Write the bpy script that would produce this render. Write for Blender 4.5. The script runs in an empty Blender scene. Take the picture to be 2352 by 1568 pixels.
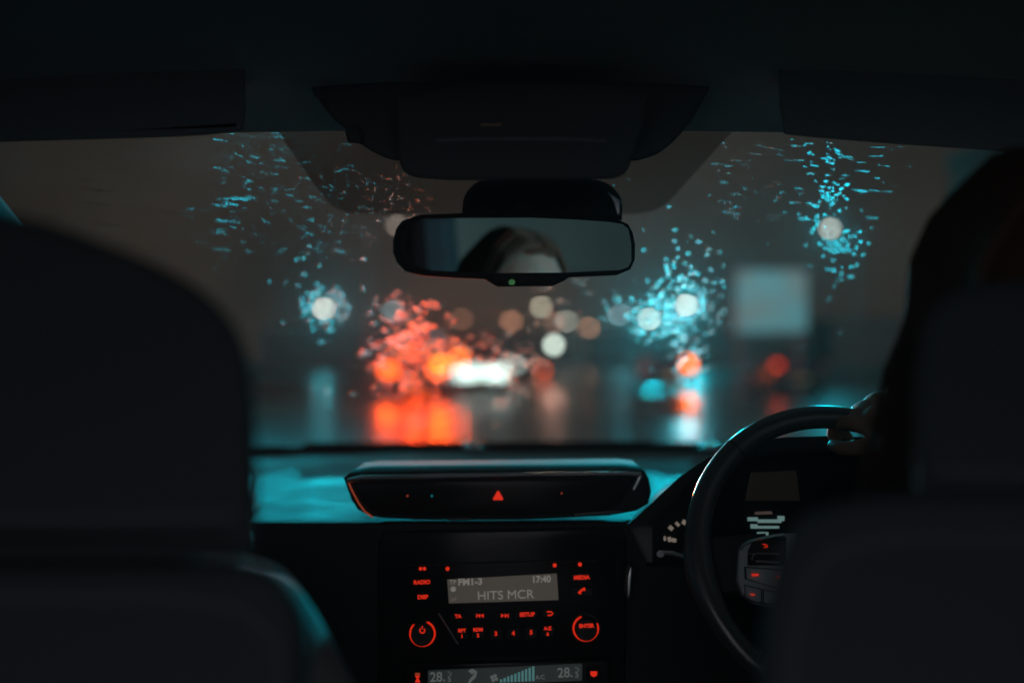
import bpy, bmesh, math, random
from mathutils import Vector, Matrix, Euler
R = math.radians
random.seed(7)
C = bpy.context.scene.collection
scene = bpy.context.scene

# ---------------------------------------------------------------- camera
K = 2352 * 35.0 / 36.0          # pixels (2352-wide picture) per unit of slope
HOR, CAMZ = 830.0, 1.15
cam = bpy.data.cameras.new('camera'); cam_o = bpy.data.objects.new('camera', cam); C.objects.link(cam_o)
cam_o.location = (0, 0, CAMZ); cam_o.rotation_euler = (R(90), 0, 0)
cam.lens = 35; cam.sensor_width = 36; cam.shift_y = (HOR - 784) / 2352
cam.clip_start = 0.02; cam.clip_end = 3000
cam.dof.use_dof = True; cam.dof.focus_distance = 1.26; cam.dof.aperture_fstop = 1.2
scene.camera = cam_o

# ---------------------------------------------------------------- world: night sky over a lit town, plus an added cabin fill to the rear
W = bpy.data.worlds.new('World'); scene.world = W; W.use_nodes = True
nt = W.node_tree; nt.nodes.clear()
def nd(nt, t, **kw):
    n = nt.nodes.new(t)
    for k, v in kw.items():
        setattr(n, k, v)
    return n
wo = nd(nt, 'ShaderNodeOutputWorld'); bg = nd(nt, 'ShaderNodeBackground'); tc = nd(nt, 'ShaderNodeTexCoord')
sep = nd(nt, 'ShaderNodeSeparateXYZ'); nt.links.new(tc.outputs['Generated'], sep.inputs[0])
ry = nd(nt, 'ShaderNodeValToRGB'); mr = nd(nt, 'ShaderNodeMapRange'); mr.inputs['From Min'].default_value = -1; mr.inputs['From Max'].default_value = 1
nt.links.new(sep.outputs['Y'], mr.inputs['Value']); nt.links.new(mr.outputs[0], ry.inputs[0])
e = ry.color_ramp.elements
e[0].position = 0.0; e[0].color = (1.25, 1.2, 1.3, 1)  # unseen bright patch behind the camera, added to lift the cabin blacks
e[1].position = 1.0; e[1].color = (.033, .0235, .0175, 1)
x = e.new(.06); x.color = (1.0, .98, 1.05, 1)
x = e.new(.11); x.color = (.032, .056, .058, 1)
x = e.new(.55); x.color = (.034, .050, .053, 1)
x = e.new(.92); x.color = (.018, .0165, .014, 1)
ns = nd(nt, 'ShaderNodeTexNoise'); ns.inputs['Scale'].default_value = 5; ns.inputs['Detail'].default_value = 3
nt.links.new(tc.outputs['Generated'], ns.inputs['Vector'])
m2 = nd(nt, 'ShaderNodeMapRange'); m2.inputs['From Min'].default_value = .3; m2.inputs['From Max'].default_value = .7
m2.inputs['To Min'].default_value = .7; m2.inputs['To Max'].default_value = 1.3
nt.links.new(ns.outputs['Fac'], m2.inputs['Value'])
nt.links.new(ry.outputs[0], bg.inputs['Color']); nt.links.new(m2.outputs[0], bg.inputs['Strength'])
nt.links.new(bg.outputs[0], wo.inputs[0])

vs = scene.view_settings; vs.view_transform = 'Standard'; vs.look = 'None'; vs.exposure = 0; vs.gamma = 1; vs.use_curve_mapping = False
cy = scene.cycles
cy.use_denoising = True
try: cy.denoiser = 'OPENIMAGEDENOISE'
except Exception: pass
cy.sample_clamp_indirect = 12.0; cy.sample_clamp_direct = 0
cy.max_bounces = 8; cy.transmission_bounces = 6; cy.transparent_max_bounces = 16; cy.volume_bounces = 0
cy.caustics_reflective = False; cy.caustics_refractive = True; cy.use_light_tree = True

# ---------------------------------------------------------------- helpers
def P(px, py, d):
    return Vector(((px - 1176) / K * d, d, CAMZ + (HOR - py) / K * d))

_mats = {}
def mat(name, base=(.1, .1, .1), rough=.5, metal=0, emit=None, es=1, coat=0, bump=None, spec=.5, var=None):
    if name in _mats: return _mats[name]
    m = bpy.data.materials.new(name); m.use_nodes = True; t = m.node_tree; b = t.nodes['Principled BSDF']
    b.inputs['Base Color'].default_value = (*base, 1); b.inputs['Roughness'].default_value = rough; b.inputs['Metallic'].default_value = metal
    b.inputs['Specular IOR Level'].default_value = spec; b.inputs['Coat Weight'].default_value = coat
    if emit: b.inputs['Emission Color'].default_value = (*emit, 1); b.inputs['Emission Strength'].default_value = es
    if bump:
        sc, st = bump
        co = nd(t, 'ShaderNodeTexCoord'); n = nd(t, 'ShaderNodeTexNoise'); n.inputs['Scale'].default_value = sc; n.inputs['Detail'].default_value = 4
        bp = nd(t, 'ShaderNodeBump'); bp.inputs['Strength'].default_value = st; bp.inputs['Distance'].default_value = .002
        t.links.new(co.outputs['Object'], n.inputs['Vector']); t.links.new(n.outputs['Fac'], bp.inputs['Height']); t.links.new(bp.outputs[0], b.inputs['Normal'])
    if var:
        sc, lo, hi = var
        co = nd(t, 'ShaderNodeTexCoord'); n = nd(t, 'ShaderNodeTexNoise'); n.inputs['Scale'].default_value = sc; n.inputs['Detail'].default_value = 5
        r = nd(t, 'ShaderNodeMapRange'); r.inputs['From Min'].default_value = .35; r.inputs['From Max'].default_value = .65
        r.inputs['To Min'].default_value = lo; r.inputs['To Max'].default_value = hi
        t.links.new(co.outputs['Object'], n.inputs['Vector']); t.links.new(n.outputs['Fac'], r.inputs['Value']); t.links.new(r.outputs[0], b.inputs['Roughness'])
    _mats[name] = m
    return m

class MB:
    """collects shapes with material slots and links them as one mesh object"""
    def __init__(s): s.v = []; s.f = []; s.m = []; s.mats = []
    def mi(s, m):
        if m not in s.mats: s.mats.append(m)
        return s.mats.index(m)
    def add(s, vs, fs, m):
        o = len(s.v); s.v += [tuple(v) for v in vs]; s.f += [tuple(i + o for i in f) for f in fs]; s.m += [s.mi(m)] * len(fs)
    def bm(s, b, m, M=None):
        b.verts.index_update(); b.normal_update()
        s.add([(M @ v.co) if M else v.co.copy() for v in b.verts], [[v.index for v in f.verts] for f in b.faces], m); b.free()
    def box(s, c, size, m, bev=0, M=None, seg=2):
        b = bmesh.new(); bmesh.ops.create_cube(b, size=1)
        bmesh.ops.scale(b, vec=size, verts=b.verts)
        if bev: bmesh.ops.bevel(b, geom=b.edges[:], offset=bev, segments=seg, affect='EDGES', profile=.5)
        T = Matrix.Translation(c)
        s.bm(b, m, T @ M if M else T)
    def tube(s, pts, r, m, n=10, cap=True, closed=False):
        pts = [Vector(p) for p in pts]; N = len(pts); rs = r if isinstance(r, (list, tuple)) else [r] * N
        vs = []; up = Vector((0, 0, 1)); prev = None
        for i, p in enumerate(pts):
            if closed: t = pts[(i + 1) % N] - pts[i - 1]
            else: t = pts[min(i + 1, N - 1)] - pts[max(i - 1, 0)]
            t = t.normalized() if t.length > 1e-9 else Vector((0, 0, 1))
            if prev is None:
                a = t.cross(up); a = a if a.length > .05 else t.cross(Vector((1, 0, 0)))
            else: a = prev - t * prev.dot(t)
            a.normalize(); prev = a; b = t.cross(a)
            for k in range(n):
                an = 2 * math.pi * k / n; vs.append(p + (a * math.cos(an) + b * math.sin(an)) * rs[i])
        fs = []
        for i in range(N if closed else N - 1):
            j = (i + 1) % N
            for k in range(n): fs.append((i * n + k, i * n + (k + 1) % n, j * n + (k + 1) % n, j * n + k))
        if cap and not closed: fs.append(tuple(range(n))[::-1]); fs.append(tuple((N - 1) * n + k for k in range(n)))
        s.add(vs, fs, m)
    def prism(s, pts, vec, m, bev=0, seg=3, M=None):
        """closed outline (3D points, planar) swept along vec, edges rounded"""
        b = bmesh.new(); vs = [b.verts.new(p) for p in pts]; f = b.faces.new(vs)
        g = bmesh.ops.extrude_face_region(b, geom=[f]); nv = [q for q in g['geom'] if isinstance(q, bmesh.types.BMVert)]
        bmesh.ops.translate(b, vec=vec, verts=nv); bmesh.ops.recalc_face_normals(b, faces=b.faces)
        if bev:
            cap = [ed for ed in b.edges if abs((ed.verts[0].co - ed.verts[1].co).normalized().dot(Vector(vec).normalized())) < .5]
            bmesh.ops.bevel(b, geom=cap, offset=bev, segments=seg, affect='EDGES', profile=.5)
        bmesh.ops.recalc_face_normals(b, faces=b.faces)
        s.bm(b, m, M)
    def pxp(s, outline, d, depth, m, bev=0, seg=3):
        s.prism([P(a, b, d) for a, b in outline], (0, depth, 0), m, bev, seg)
    def pxf(s, outline, d, depth, m, bev=0, seg=3):
        """like pxp, but the outline is that of the far face"""
        s.prism([P(a, b, d + depth) for a, b in outline], (0, -depth, 0), m, bev, seg)
    def pad(s, outline, d, depth, m, rnd=22, taper=14, rim=False):
        """upholstered pad: outline is its fattest ring near the front face, both faces domed, sides drawn in toward the back"""
        N = len(outline); ol = []
        for k in range(N):   # soften corners
            a, b = Vector(outline[k]), Vector(outline[(k + 1) % N]); ol += [a.lerp(b, .25), a.lerp(b, .75)]
        N = len(ol); nr = []
        for k in range(N):
            t_ = (ol[(k + 1) % N] - ol[k - 1]).normalized(); nr.append(Vector((t_.y, -t_.x)))
        ar = sum(ol[k].x * ol[(k + 1) % N].y - ol[(k + 1) % N].x * ol[k].y for k in range(N)); sg = 1 if ar > 0 else -1
        rings = [(0, 3.2), (.015, 2.2), (.05, 1.2), (.12, .45), (.22, .1), (.32, 0), (.75, taper / rnd), (.93, 1 + taper / rnd), (1, 2.5)]
        if not rim: rings = [(0, 2.6), (.015, 1.5), (.04, .7), (.08, .2), (.12, 0), (.16, .5), (.3, 1.3), (.6, 2.0), (1, 3.0)]
        vs = []
        for f, ins in rings:
            for k in range(N): q = ol[k] - nr[k] * sg * ins * rnd; vs.append(P(q.x, q.y, d + depth * f))
        fs = [tuple(range(N))]
        for i in range(len(rings) - 1):
            for k in range(N): fs.append((i * N + k, (i + 1) * N + k, (i + 1) * N + (k + 1) % N, i * N + (k + 1) % N))
        fs.append(tuple((len(rings) - 1) * N + k for k in range(N))[::-1])
        s.add(vs, fs, m)
    def disc(s, c, r, nrm, m, th=.002, n=24):
        nrm = Vector(nrm).normalized(); c = Vector(c); s.tube([c, c + nrm * th], r, m, n)
    def lathe(s, prof, m, M, n=24):
        vs = []; fs = []
        for r, z in prof:
            for k in range(n): a = 2 * math.pi * k / n; vs.append(M @ Vector((r * math.cos(a), r * math.sin(a), z)))
        for i in range(len(prof) - 1):
            for k in range(n): fs.append((i * n + k, i * n + (k + 1) % n, (i + 1) * n + (k + 1) % n, (i + 1) * n + k))
        s.add(vs, fs, m)
    def text(s, body, px, py, d, h, m, roll=0, ext=.0004, sx=1.0, bold=0):
        """raised lettering, centred on a picture point at depth d, h = cap height in metres"""
        cu = bpy.data.curves.new('t', 'FONT'); cu.body = body; cu.size = h / .70; cu.align_x = 'CENTER'; cu.extrude = ext; cu.offset = bold
        o = bpy.data.objects.new('t', cu); C.objects.link(o)
        dg = bpy.context.evaluated_depsgraph_get(); me = bpy.data.meshes.new_from_object(o.evaluated_get(dg))
        M = Matrix.Translation(P(px, py, d)) @ Matrix.Rotation(R(roll), 4, 'Y') @ Matrix.Rotation(R(90), 4, 'X') @ Matrix.Diagonal((sx, 1, 1, 1)) @ Matrix.Translation((0, -h / 2, 0))
        s.add([M @ v.co for v in me.vertices], [tuple(p.vertices) for p in me.polygons], m)
        bpy.data.objects.remove(o); bpy.data.meshes.remove(me); bpy.data.curves.remove(cu)
    def build(s, name, parent=None, smooth=True, angle=35, merge=False):
        me = bpy.data.meshes.new(name); me.from_pydata(s.v, [], s.f)
        for m in s.mats: me.materials.append(m)
        me.polygons.foreach_set('material_index', s.m)
        me.update(); me.validate()
        o = bpy.data.objects.new(name, me); C.objects.link(o)
        if smooth:
            me.polygons.foreach_set('use_smooth', [True] * len(me.polygons))
            try: me.set_sharp_from_angle(angle=R(angle))
            except Exception: pass
        if parent: o.parent = parent
        return o

def tag(o, label=None, cat=None, group=None, kind=None):
    if label: o['label'] = label
    if cat: o['category'] = cat
    if group: o['group'] = group
    if kind: o['kind'] = kind
    return o
def empty(name, loc=(0, 0, 0), rz=0):
    o = bpy.data.objects.new(name, None); C.objects.link(o); o.location = loc; o.rotation_euler = (0, 0, rz); o.empty_display_size = .2
    return o
def copy_tree(o, parent=None):
    c = o.copy(); C.objects.link(c); c.parent = parent
    for ch in list(o.children): copy_tree(ch, c)
    return c
def sparkle_spot(loc, col, E, r0, parent, rad=1.1):
    """added narrow spot at a lamp, aimed at the car so the raindrops sparkle"""
    l = bpy.data.lights.new('added_sparkle_spot', 'SPOT'); l.color = col; loc = Vector(loc); v = Vector((0, 1.2, 1.2)) - loc
    l.energy = E * 4 * math.pi * v.length_squared; l.shadow_soft_size = r0; l.spot_size = 2 * math.atan(rad / v.length); l.spot_blend = .6
    o = bpy.data.objects.new('added_sparkle_spot', l); C.objects.link(o); o.rotation_mode = 'QUATERNION'; o.location = loc; o.rotation_quaternion = v.to_track_quat('-Z', 'Y')
    o.parent = parent; o.matrix_parent_inverse = Matrix.Translation(-Vector(parent.location))
def lightp(name, loc, col, E, r0=.12, parent=None):
    """the lamp's own light; E = irradiance it gives at the driver's windscreen"""
    l = bpy.data.lights.new(name, 'POINT'); l.color = col; loc = Vector(loc)
    dist = (loc - Vector((0, 1.5, 1.2))).length
    l.energy = E * 4 * math.pi * dist * dist; l.shadow_soft_size = r0
    o = bpy.data.objects.new(name, l); C.objects.link(o); o.location = loc
    if parent: o.parent = parent; o.matrix_parent_inverse = Matrix.Translation(-Vector(parent.location))
    return o

# ---------------------------------------------------------------- materials
ABS = mat('dark_grain_plastic', (.03, .032, .034), .6, bump=(900, .25), spec=.3)
DASH = mat('dashboard_skin', (.17, .18, .185), .6, spec=.055, bump=(200, .25), var=(9, .54, .72))
HOOD = mat('soft_black_plastic', (.030, .033, .036), .85, spec=.08)
GLOSS = mat('piano_black', (.014, .017, .019), .2, spec=.12)
CLOTH = mat('seat_cloth', (.042, .052, .058), 1.0, bump=(400, .5), spec=.03)
VISOR = mat('visor_cloth', (.15, .175, .19), 1.0, bump=(300, .4), spec=.0)
CONS = mat('console_plastic', (.10, .11, .12), .9, spec=.03, bump=(500, .2))
LINER = mat('headliner_felt', (.40, .43, .45), 1.0, bump=(300, .4), spec=.0)
CHROME = mat('satin_chrome', (.5, .52, .54), .28, 1)
SILVER = mat('silver_plastic', (.32, .34, .36), .38, .6)
LEATHER = mat('wheel_leather', (.05, .055, .06), .34, coat=.3, bump=(500, .12))
RED = mat('red_backlight', (.02, .0, .0), .5, emit=(.62, .02, .006), es=1)
REDDIM = mat('red_backlight_dim', (.02, .0, .0), .5, emit=(.22, .03, .012), es=1)
ORANGE_LINE = mat('orange_light_strip', (.05, .01, .005), .5, emit=(.22, .035, .015), es=1)
LCD = mat('display_glow', (.01, .01, .01), .4, emit=(.044, .038, .031), es=1)
LCDT = mat('display_characters', (.01, .01, .01), .4, emit=(.15, .135, .12), es=1)
LCD2 = mat('climate_glow', (.01, .01, .01), .4, emit=(.013, .017, .017), es=1)
LCDT2 = mat('climate_characters', (.01, .01, .01), .4, emit=(.075, .085, .08), es=1)
LCDT3 = mat('climate_bars', (.01, .01, .01), .4, emit=(.05, .14, .14), es=1)
GAUGE = mat('gauge_marks', (.01, .01, .01), .4, emit=(.15, .12, .10), es=1)
CLUST = mat('cluster_readout', (.01, .01, .01), .4, emit=(.10, .17, .165), es=1)
CLUSTD = mat('cluster_screen', (.01, .01, .01), .4, emit=(.0035, .0028, .0022), es=1)
GREEN = mat('green_indicator', (.01, .02, .01), .4, emit=(.03, .10, .035), es=1)

# ================================================================ OUTSIDE: the street
ASPH = mat('wet_asphalt', (.018, .015, .013), .3, spec=.32)
t = ASPH.node_tree; b = t.nodes['Principled BSDF']
co = nd(t, 'ShaderNodeTexCoord'); n1 = nd(t, 'ShaderNodeTexNoise'); n1.inputs['Scale'].default_value = 900; n1.inputs['Detail'].default_value = 6
n2 = nd(t, 'ShaderNodeTexNoise'); n2.inputs['Scale'].default_value = 40; n2.inputs['Detail'].default_value = 3
r_ = nd(t, 'ShaderNodeMapRange'); r_.inputs['From Min'].default_value = .35; r_.inputs['From Max'].default_value = .65; r_.inputs['To Min'].default_value = .27; r_.inputs['To Max'].default_value = .38
bp = nd(t, 'ShaderNodeBump'); bp.inputs['Strength'].default_value = .25; bp.inputs['Distance'].default_value = .01
t.links.new(co.outputs['Generated'], n1.inputs[0]); t.links.new(co.outputs['Generated'], n2.inputs[0]); t.links.new(n2.outputs['Fac'], r_.inputs[0])
t.links.new(r_.outputs[0], b.inputs['Roughness']); t.links.new(n1.outputs['Fac'], bp.inputs['Height']); t.links.new(bp.outputs[0], b.inputs['Normal'])
PAVE = mat('wet_paving', (.07, .068, .065), .45)
g = MB(); g.add([(-700, -60, -.004), (700, -60, -.004), (700, 900, -.004), (-700, 900, -.004)], [(0, 1, 2, 3)], mat('dark_verge', (.03, .035, .025), .9)); tag(g.build('ground'), kind='structure')
g = MB(); g.add([(-23, -40, 0), (23, -40, 0), (23, 600, 0), (-23, 600, 0)], [(0, 1, 2, 3)], ASPH); tag(g.build('road'), kind='structure')
for s in (-1, 1):
    g = MB(); g.prism([(s * 23, -40, -.05), (s * 23, -40, .12), (s * 26, -40, .13), (s * 26, -40, -.05)], (0, 640, 0), PAVE, .02)
    tag(g.build('pavement'), kind='structure')
g = MB(); WL = mat('road_paint', (.6, .6, .58), .5)
for k in range(40):
    yy = 6 + k * 6; g.add([(-1.9, yy, .004), (-1.78, yy, .004), (-1.78, yy + 3, .004), (-1.9, yy + 3, .004)], [(0, 1, 2, 3)], WL)
    g.add([(3.6, yy, .004), (3.72, yy, .004), (3.72, yy + 3, .004), (3.6, yy + 3, .004)], [(0, 1, 2, 3)], WL)
tag(g.build('lane_markings'), kind='structure')

STEEL = mat('galvanised_steel', (.12, .12, .12), .45, .6)
def emat(name, col, s): return mat(name, (.0, .0, .0), .6, emit=col, es=s, spec=0)
HEADM = mat('lamp_housing', (.02, .02, .02), .7, spec=.2)
# street lamps: picture point of the head, height of the head, glow, own light
WHITEISH = (1.0, .93, .80)
TEAL = (.0, .80, 1.0); WARM = (1.0, .42, .18); PALE = (.7, .85, .8)
lamps = [
 # px, py, head height, face colour, face strength, light colour, E, label
 (743, 708, 7.0, WHITEISH, 30, TEAL, .9, 'brightest white street lamp at the left, ringed by teal raindrops'),
 (1492, 732, 6.6, WHITEISH, 30, TEAL, .8, 'white street lamp ringed by teal drops, lower of the bright pair right of the mirror'),
 (1577, 700, 7.2, WHITEISH, 32, TEAL, 1.0, 'white street lamp ringed by teal drops, higher of the bright pair right of the mirror'),
 (1907, 525, 8.0, WHITEISH, 7, TEAL, .9, 'tall white street lamp high at the right above the lit panel'),
 (912, 518, 8.0, (1, .78, .66), 2.6, (1, .8, .7), .10, 'pinkish street lamp half hidden at the left end of the mirror'),
 (903, 715, 7.0, (.6, .85, .9), 9, (.3, .8, .9), .10, 'pale blue street lamp above the red wiper streaks'),
 (1061, 732, 6.6, (1, .42, .24), 5, WARM, .02, 'dim orange street lamp above the red tail lights'),
 (1174, 738, 6.6, (1, .42, .24), 14, WARM, .05, 'orange street lamp just below the middle of the mirror'),
 (1243, 705, 7.0, (1, .9, .66), 13, (1, .8, .6), .05, 'pale yellow street lamp, highest of the cluster below the mirror'),
 (1274, 740, 6.8, (1, .42, .24), 9, WARM, .03, 'faint orange street lamp tucked against the left of a white one'),
 (1302, 738, 6.8, (.9, .9, .75), 12, (.9, .9, .7), .05, 'white street lamp between two orange ones right of centre'),
 (1353, 753, 6.6, (1, .46, .25), 15, WARM, .06, 'orange street lamp at the right end of the cluster below the mirror'),
 (1424, 722, 7.0, (.55, .85, .95), 10, (.3, .8, .9), .08, 'pale blue street lamp left of the bright teal pair'),
]
for i, (px, py, h, fc, fs, lc, E, lab) in enumerate(lamps):
    d = (h - CAMZ) * K / (HOR - py)
    hd = P(px, py, d); side = 1 if px > 1176 else -1
    root = empty('street_lamp', (hd.x + side * 1.4, d, 0)); tag(root, lab, 'street lamp', 'street lamps along the wet road')
    isl = MB(); isl.prism([(root.location.x + .8 * math.cos(R(q)), d + 1.6 * math.sin(R(q)), .002) for q in range(0, 360, 20)], (0, 0, .12), PAVE, .02); tag(isl.build('traffic_island'), kind='structure')
    p = MB(); p.tube([(0, 0, 0), (0, 0, .9), (0, 0, .95), (0, 0, h - .3)], [.11, .11, .07, .05], STEEL, 12); p.build('pole', root)
    p = MB(); p.tube([(0, 0, h - .35), (-side * .15, 0, h - .02), (-side * .5, 0, h + .1), (-side * 1.05, 0, h + .12)], .035, HEADM, 10); p.build('arm', root)
    p = MB(); p.prism([(-side * .98, -.16, h + .06), (-side * 1.7, -.13, h + .06), (-side * 1.78, 0, h + .06), (-side * 1.7, .13, h + .06), (-side * .98, .16, h + .06)], (0, 0, .12), HEADM, .03); p.build('lamp_head', root)
    fm = emat('lamp_face_%d' % i, fc, fs)
    wdt = max(.16, d * .0030)
    p = MB(); p.box((-side * 1.4, -.0, h - .0), (wdt * 2, .24, .11), fm, .03); p.box((-side * 1.4, 0, h), (wdt * 1.2, .26, .16), fm, .03); p.build('lamp_lens', root)
    lightp('lamp_light', (hd.x, d - .35, h - .2), lc, E * {743: .002, 1492: .045, 1577: .03, 1907: .01}.get(px, .008), .15, root)
    sparkle_spot((hd.x, d - .35, h - .2), lc, E * (.75 if px == 1907 else 1.35 if lc == TEAL else .18), .15, root)

# the next lamp of the row stands just ahead on the left, above the frame
root = empty('street_lamp', (-13.2, 24, 0)); tag(root, 'nearest street lamp on the left, its head hidden above the windscreen edge', 'street lamp', 'street lamps along the wet road')
p = MB(); p.tube([(0, 0, 0), (0, 0, .9), (0, 0, .95), (0, 0, 7.7)], [.11, .11, .07, .05], STEEL, 12); p.tube([(0, 0, 7.6), (.5, 0, 7.95), (6, 0, 8.1)], .035, HEADM, 10); p.build('pole', root)
p = MB(); p.prism([(6, -.16, 8.04), (7.0, -.13, 8.04), (7.1, 0, 8.04), (7.0, .13, 8.04), (6, .16, 8.04)], (0, 0, .12), HEADM, .03); p.build('lamp_head', root)
lightp('lamp_light', (-6.4, 24, 8.0), TEAL, .42, .15, root)

# --- buildings, dark, with a few lit windows
BRK = mat('dark_brick', (.07, .055, .045), .95, bump=(20, .5)); RND = mat('dark_render', (.08, .07, .06), .95)
WGL = mat('dark_window', (.006, .007, .008), .5, spec=.0); WLIT = emat('lit_window', (1, .55, .3), .35); WLITB = emat('lit_window_cool', (.4, .75, .8), .18)
def building(x0, x1, y0, y1, h, m, lab, cols, rows, lit):
    root = empty('building', ((x0 + x1) / 2, (y0 + y1) / 2, 0)); tag(root, lab, 'building')
    w, l = x1 - x0, y1 - y0
    b = MB(); b.box((0, 0, h / 2), (w, l, h), m); b.build('wall', root)
    b = MB(); b.box((0, 0, h + .2), (w + .5, l + .5, .4), RND, .05); b.box((0, 0, h + .75), (w * .5, l * .5, .7), m); b.build('roof', root)
    side = -1 if x0 > 0 else 1; fx = side * (w / 2)
    k = 0
    for c in range(cols):
        for r in range(rows):
            yy = -l / 2 + (c + .5) * l / cols; zz = 1.6 + r * 3.1; k += 1
            f = MB()
            gm = (WLIT if k % 2 else WLITB) if k in lit else WGL
            f.box((fx + side * .03, yy, zz), (.08, 1.3, 1.5), RND, .01); f.box((fx + side * .075, yy, zz), (.02, 1.14, 1.34), gm); f.box((fx + side * .1, yy, zz - .82), (.2, 1.5, .1), RND)
            f.box((fx + side * .09, yy, zz), (.03, .05, 1.3), RND)
            f.build('window', root)
building(-62, -42, 30, 62, 10, BRK, 'dark brick building on the left of the road behind the passenger', 5, 3, ())
building(-92, -66, 76, 104, 13, RND, 'tall dark rendered block farther along the left of the road', 5, 4, ())
building(62, 84, 64, 96, 9, BRK, 'dark brick building on the right beyond the lit panel', 5, 2, ())
building(22, 44, 22, 50, 11, RND, 'dark building at the right behind the driver', 4, 3, ())

building(-52, -20, 205, 217, 7.5, BRK, 'long low dark terrace in the distance, left of the traffic', 2, 2, ())
building(-19, 14, 228, 240, 6.5, RND, 'long low dark block in the distance straight ahead beyond the traffic', 2, 2, ())
building(16, 60, 198, 210, 7.0, BRK, 'long low dark terrace in the distance, right of the traffic', 2, 2, ())
building(61, 110, 190, 204, 9.0, RND, 'dark distant block at the far right behind the lit panel', 2, 2, ())
# --- lit panel on posts
PANEL = mat('lit_panel', (.3, .32, .32), .6, emit=(.08, .14, .14), es=1)
tt = PANEL.node_tree; bb = tt.nodes['Principled BSDF']
co = nd(tt, 'ShaderNodeTexCoord'); n1 = nd(tt, 'ShaderNodeTexNoise'); n1.inputs['Scale'].default_value = 1.1; n1.inputs['Detail'].default_value = 1
cr = nd(tt, 'ShaderNodeValToRGB'); cr.color_ramp.elements[0].position = .4; cr.color_ramp.elements[0].color = (.062, .10, .095, 1); cr.color_ramp.elements[1].position = .62; cr.color_ramp.elements[1].color = (.025, .155, .17, 1)
tt.links.new(co.outputs['Object'], n1.inputs[0]); tt.links.new(n1.outputs['Fac'], cr.inputs[0]); tt.links.new(cr.outputs[0], bb.inputs['Emission Color'])
dP = 26
a = P(1690, 622, dP); b_ = P(1850, 762, dP); cx = (a.x + b_.x) / 2; cz = (a.z + b_.z) / 2
root = empty('lit_panel', (cx, dP, 0)); tag(root, 'large square pale blue lit panel on posts at the right of the road', 'sign')
p = MB(); p.box((0, 0, cz), (b_.x - a.x, .18, a.z - b_.z), PANEL, .02); p.build('panel_face', root)
p = MB()
for s in (-1, 1): p.box((s * (b_.x - a.x + .08) / 2, 0, cz), (.08, .26, a.z - b_.z + .16), STEEL, .01); p.box((0, 0, cz + s * (a.z - b_.z + .08) / 2), (b_.x - a.x, .26, .08), STEEL, .01)
p.build('panel_frame', root)
for s in (-1, 1):
    p = MB(); p.tube([(s * (b_.x - a.x) * .42, .1, 0), (s * (b_.x - a.x) * .42, .1, b_.z)], .06, STEEL, 10); p.build('post', root)

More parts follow.
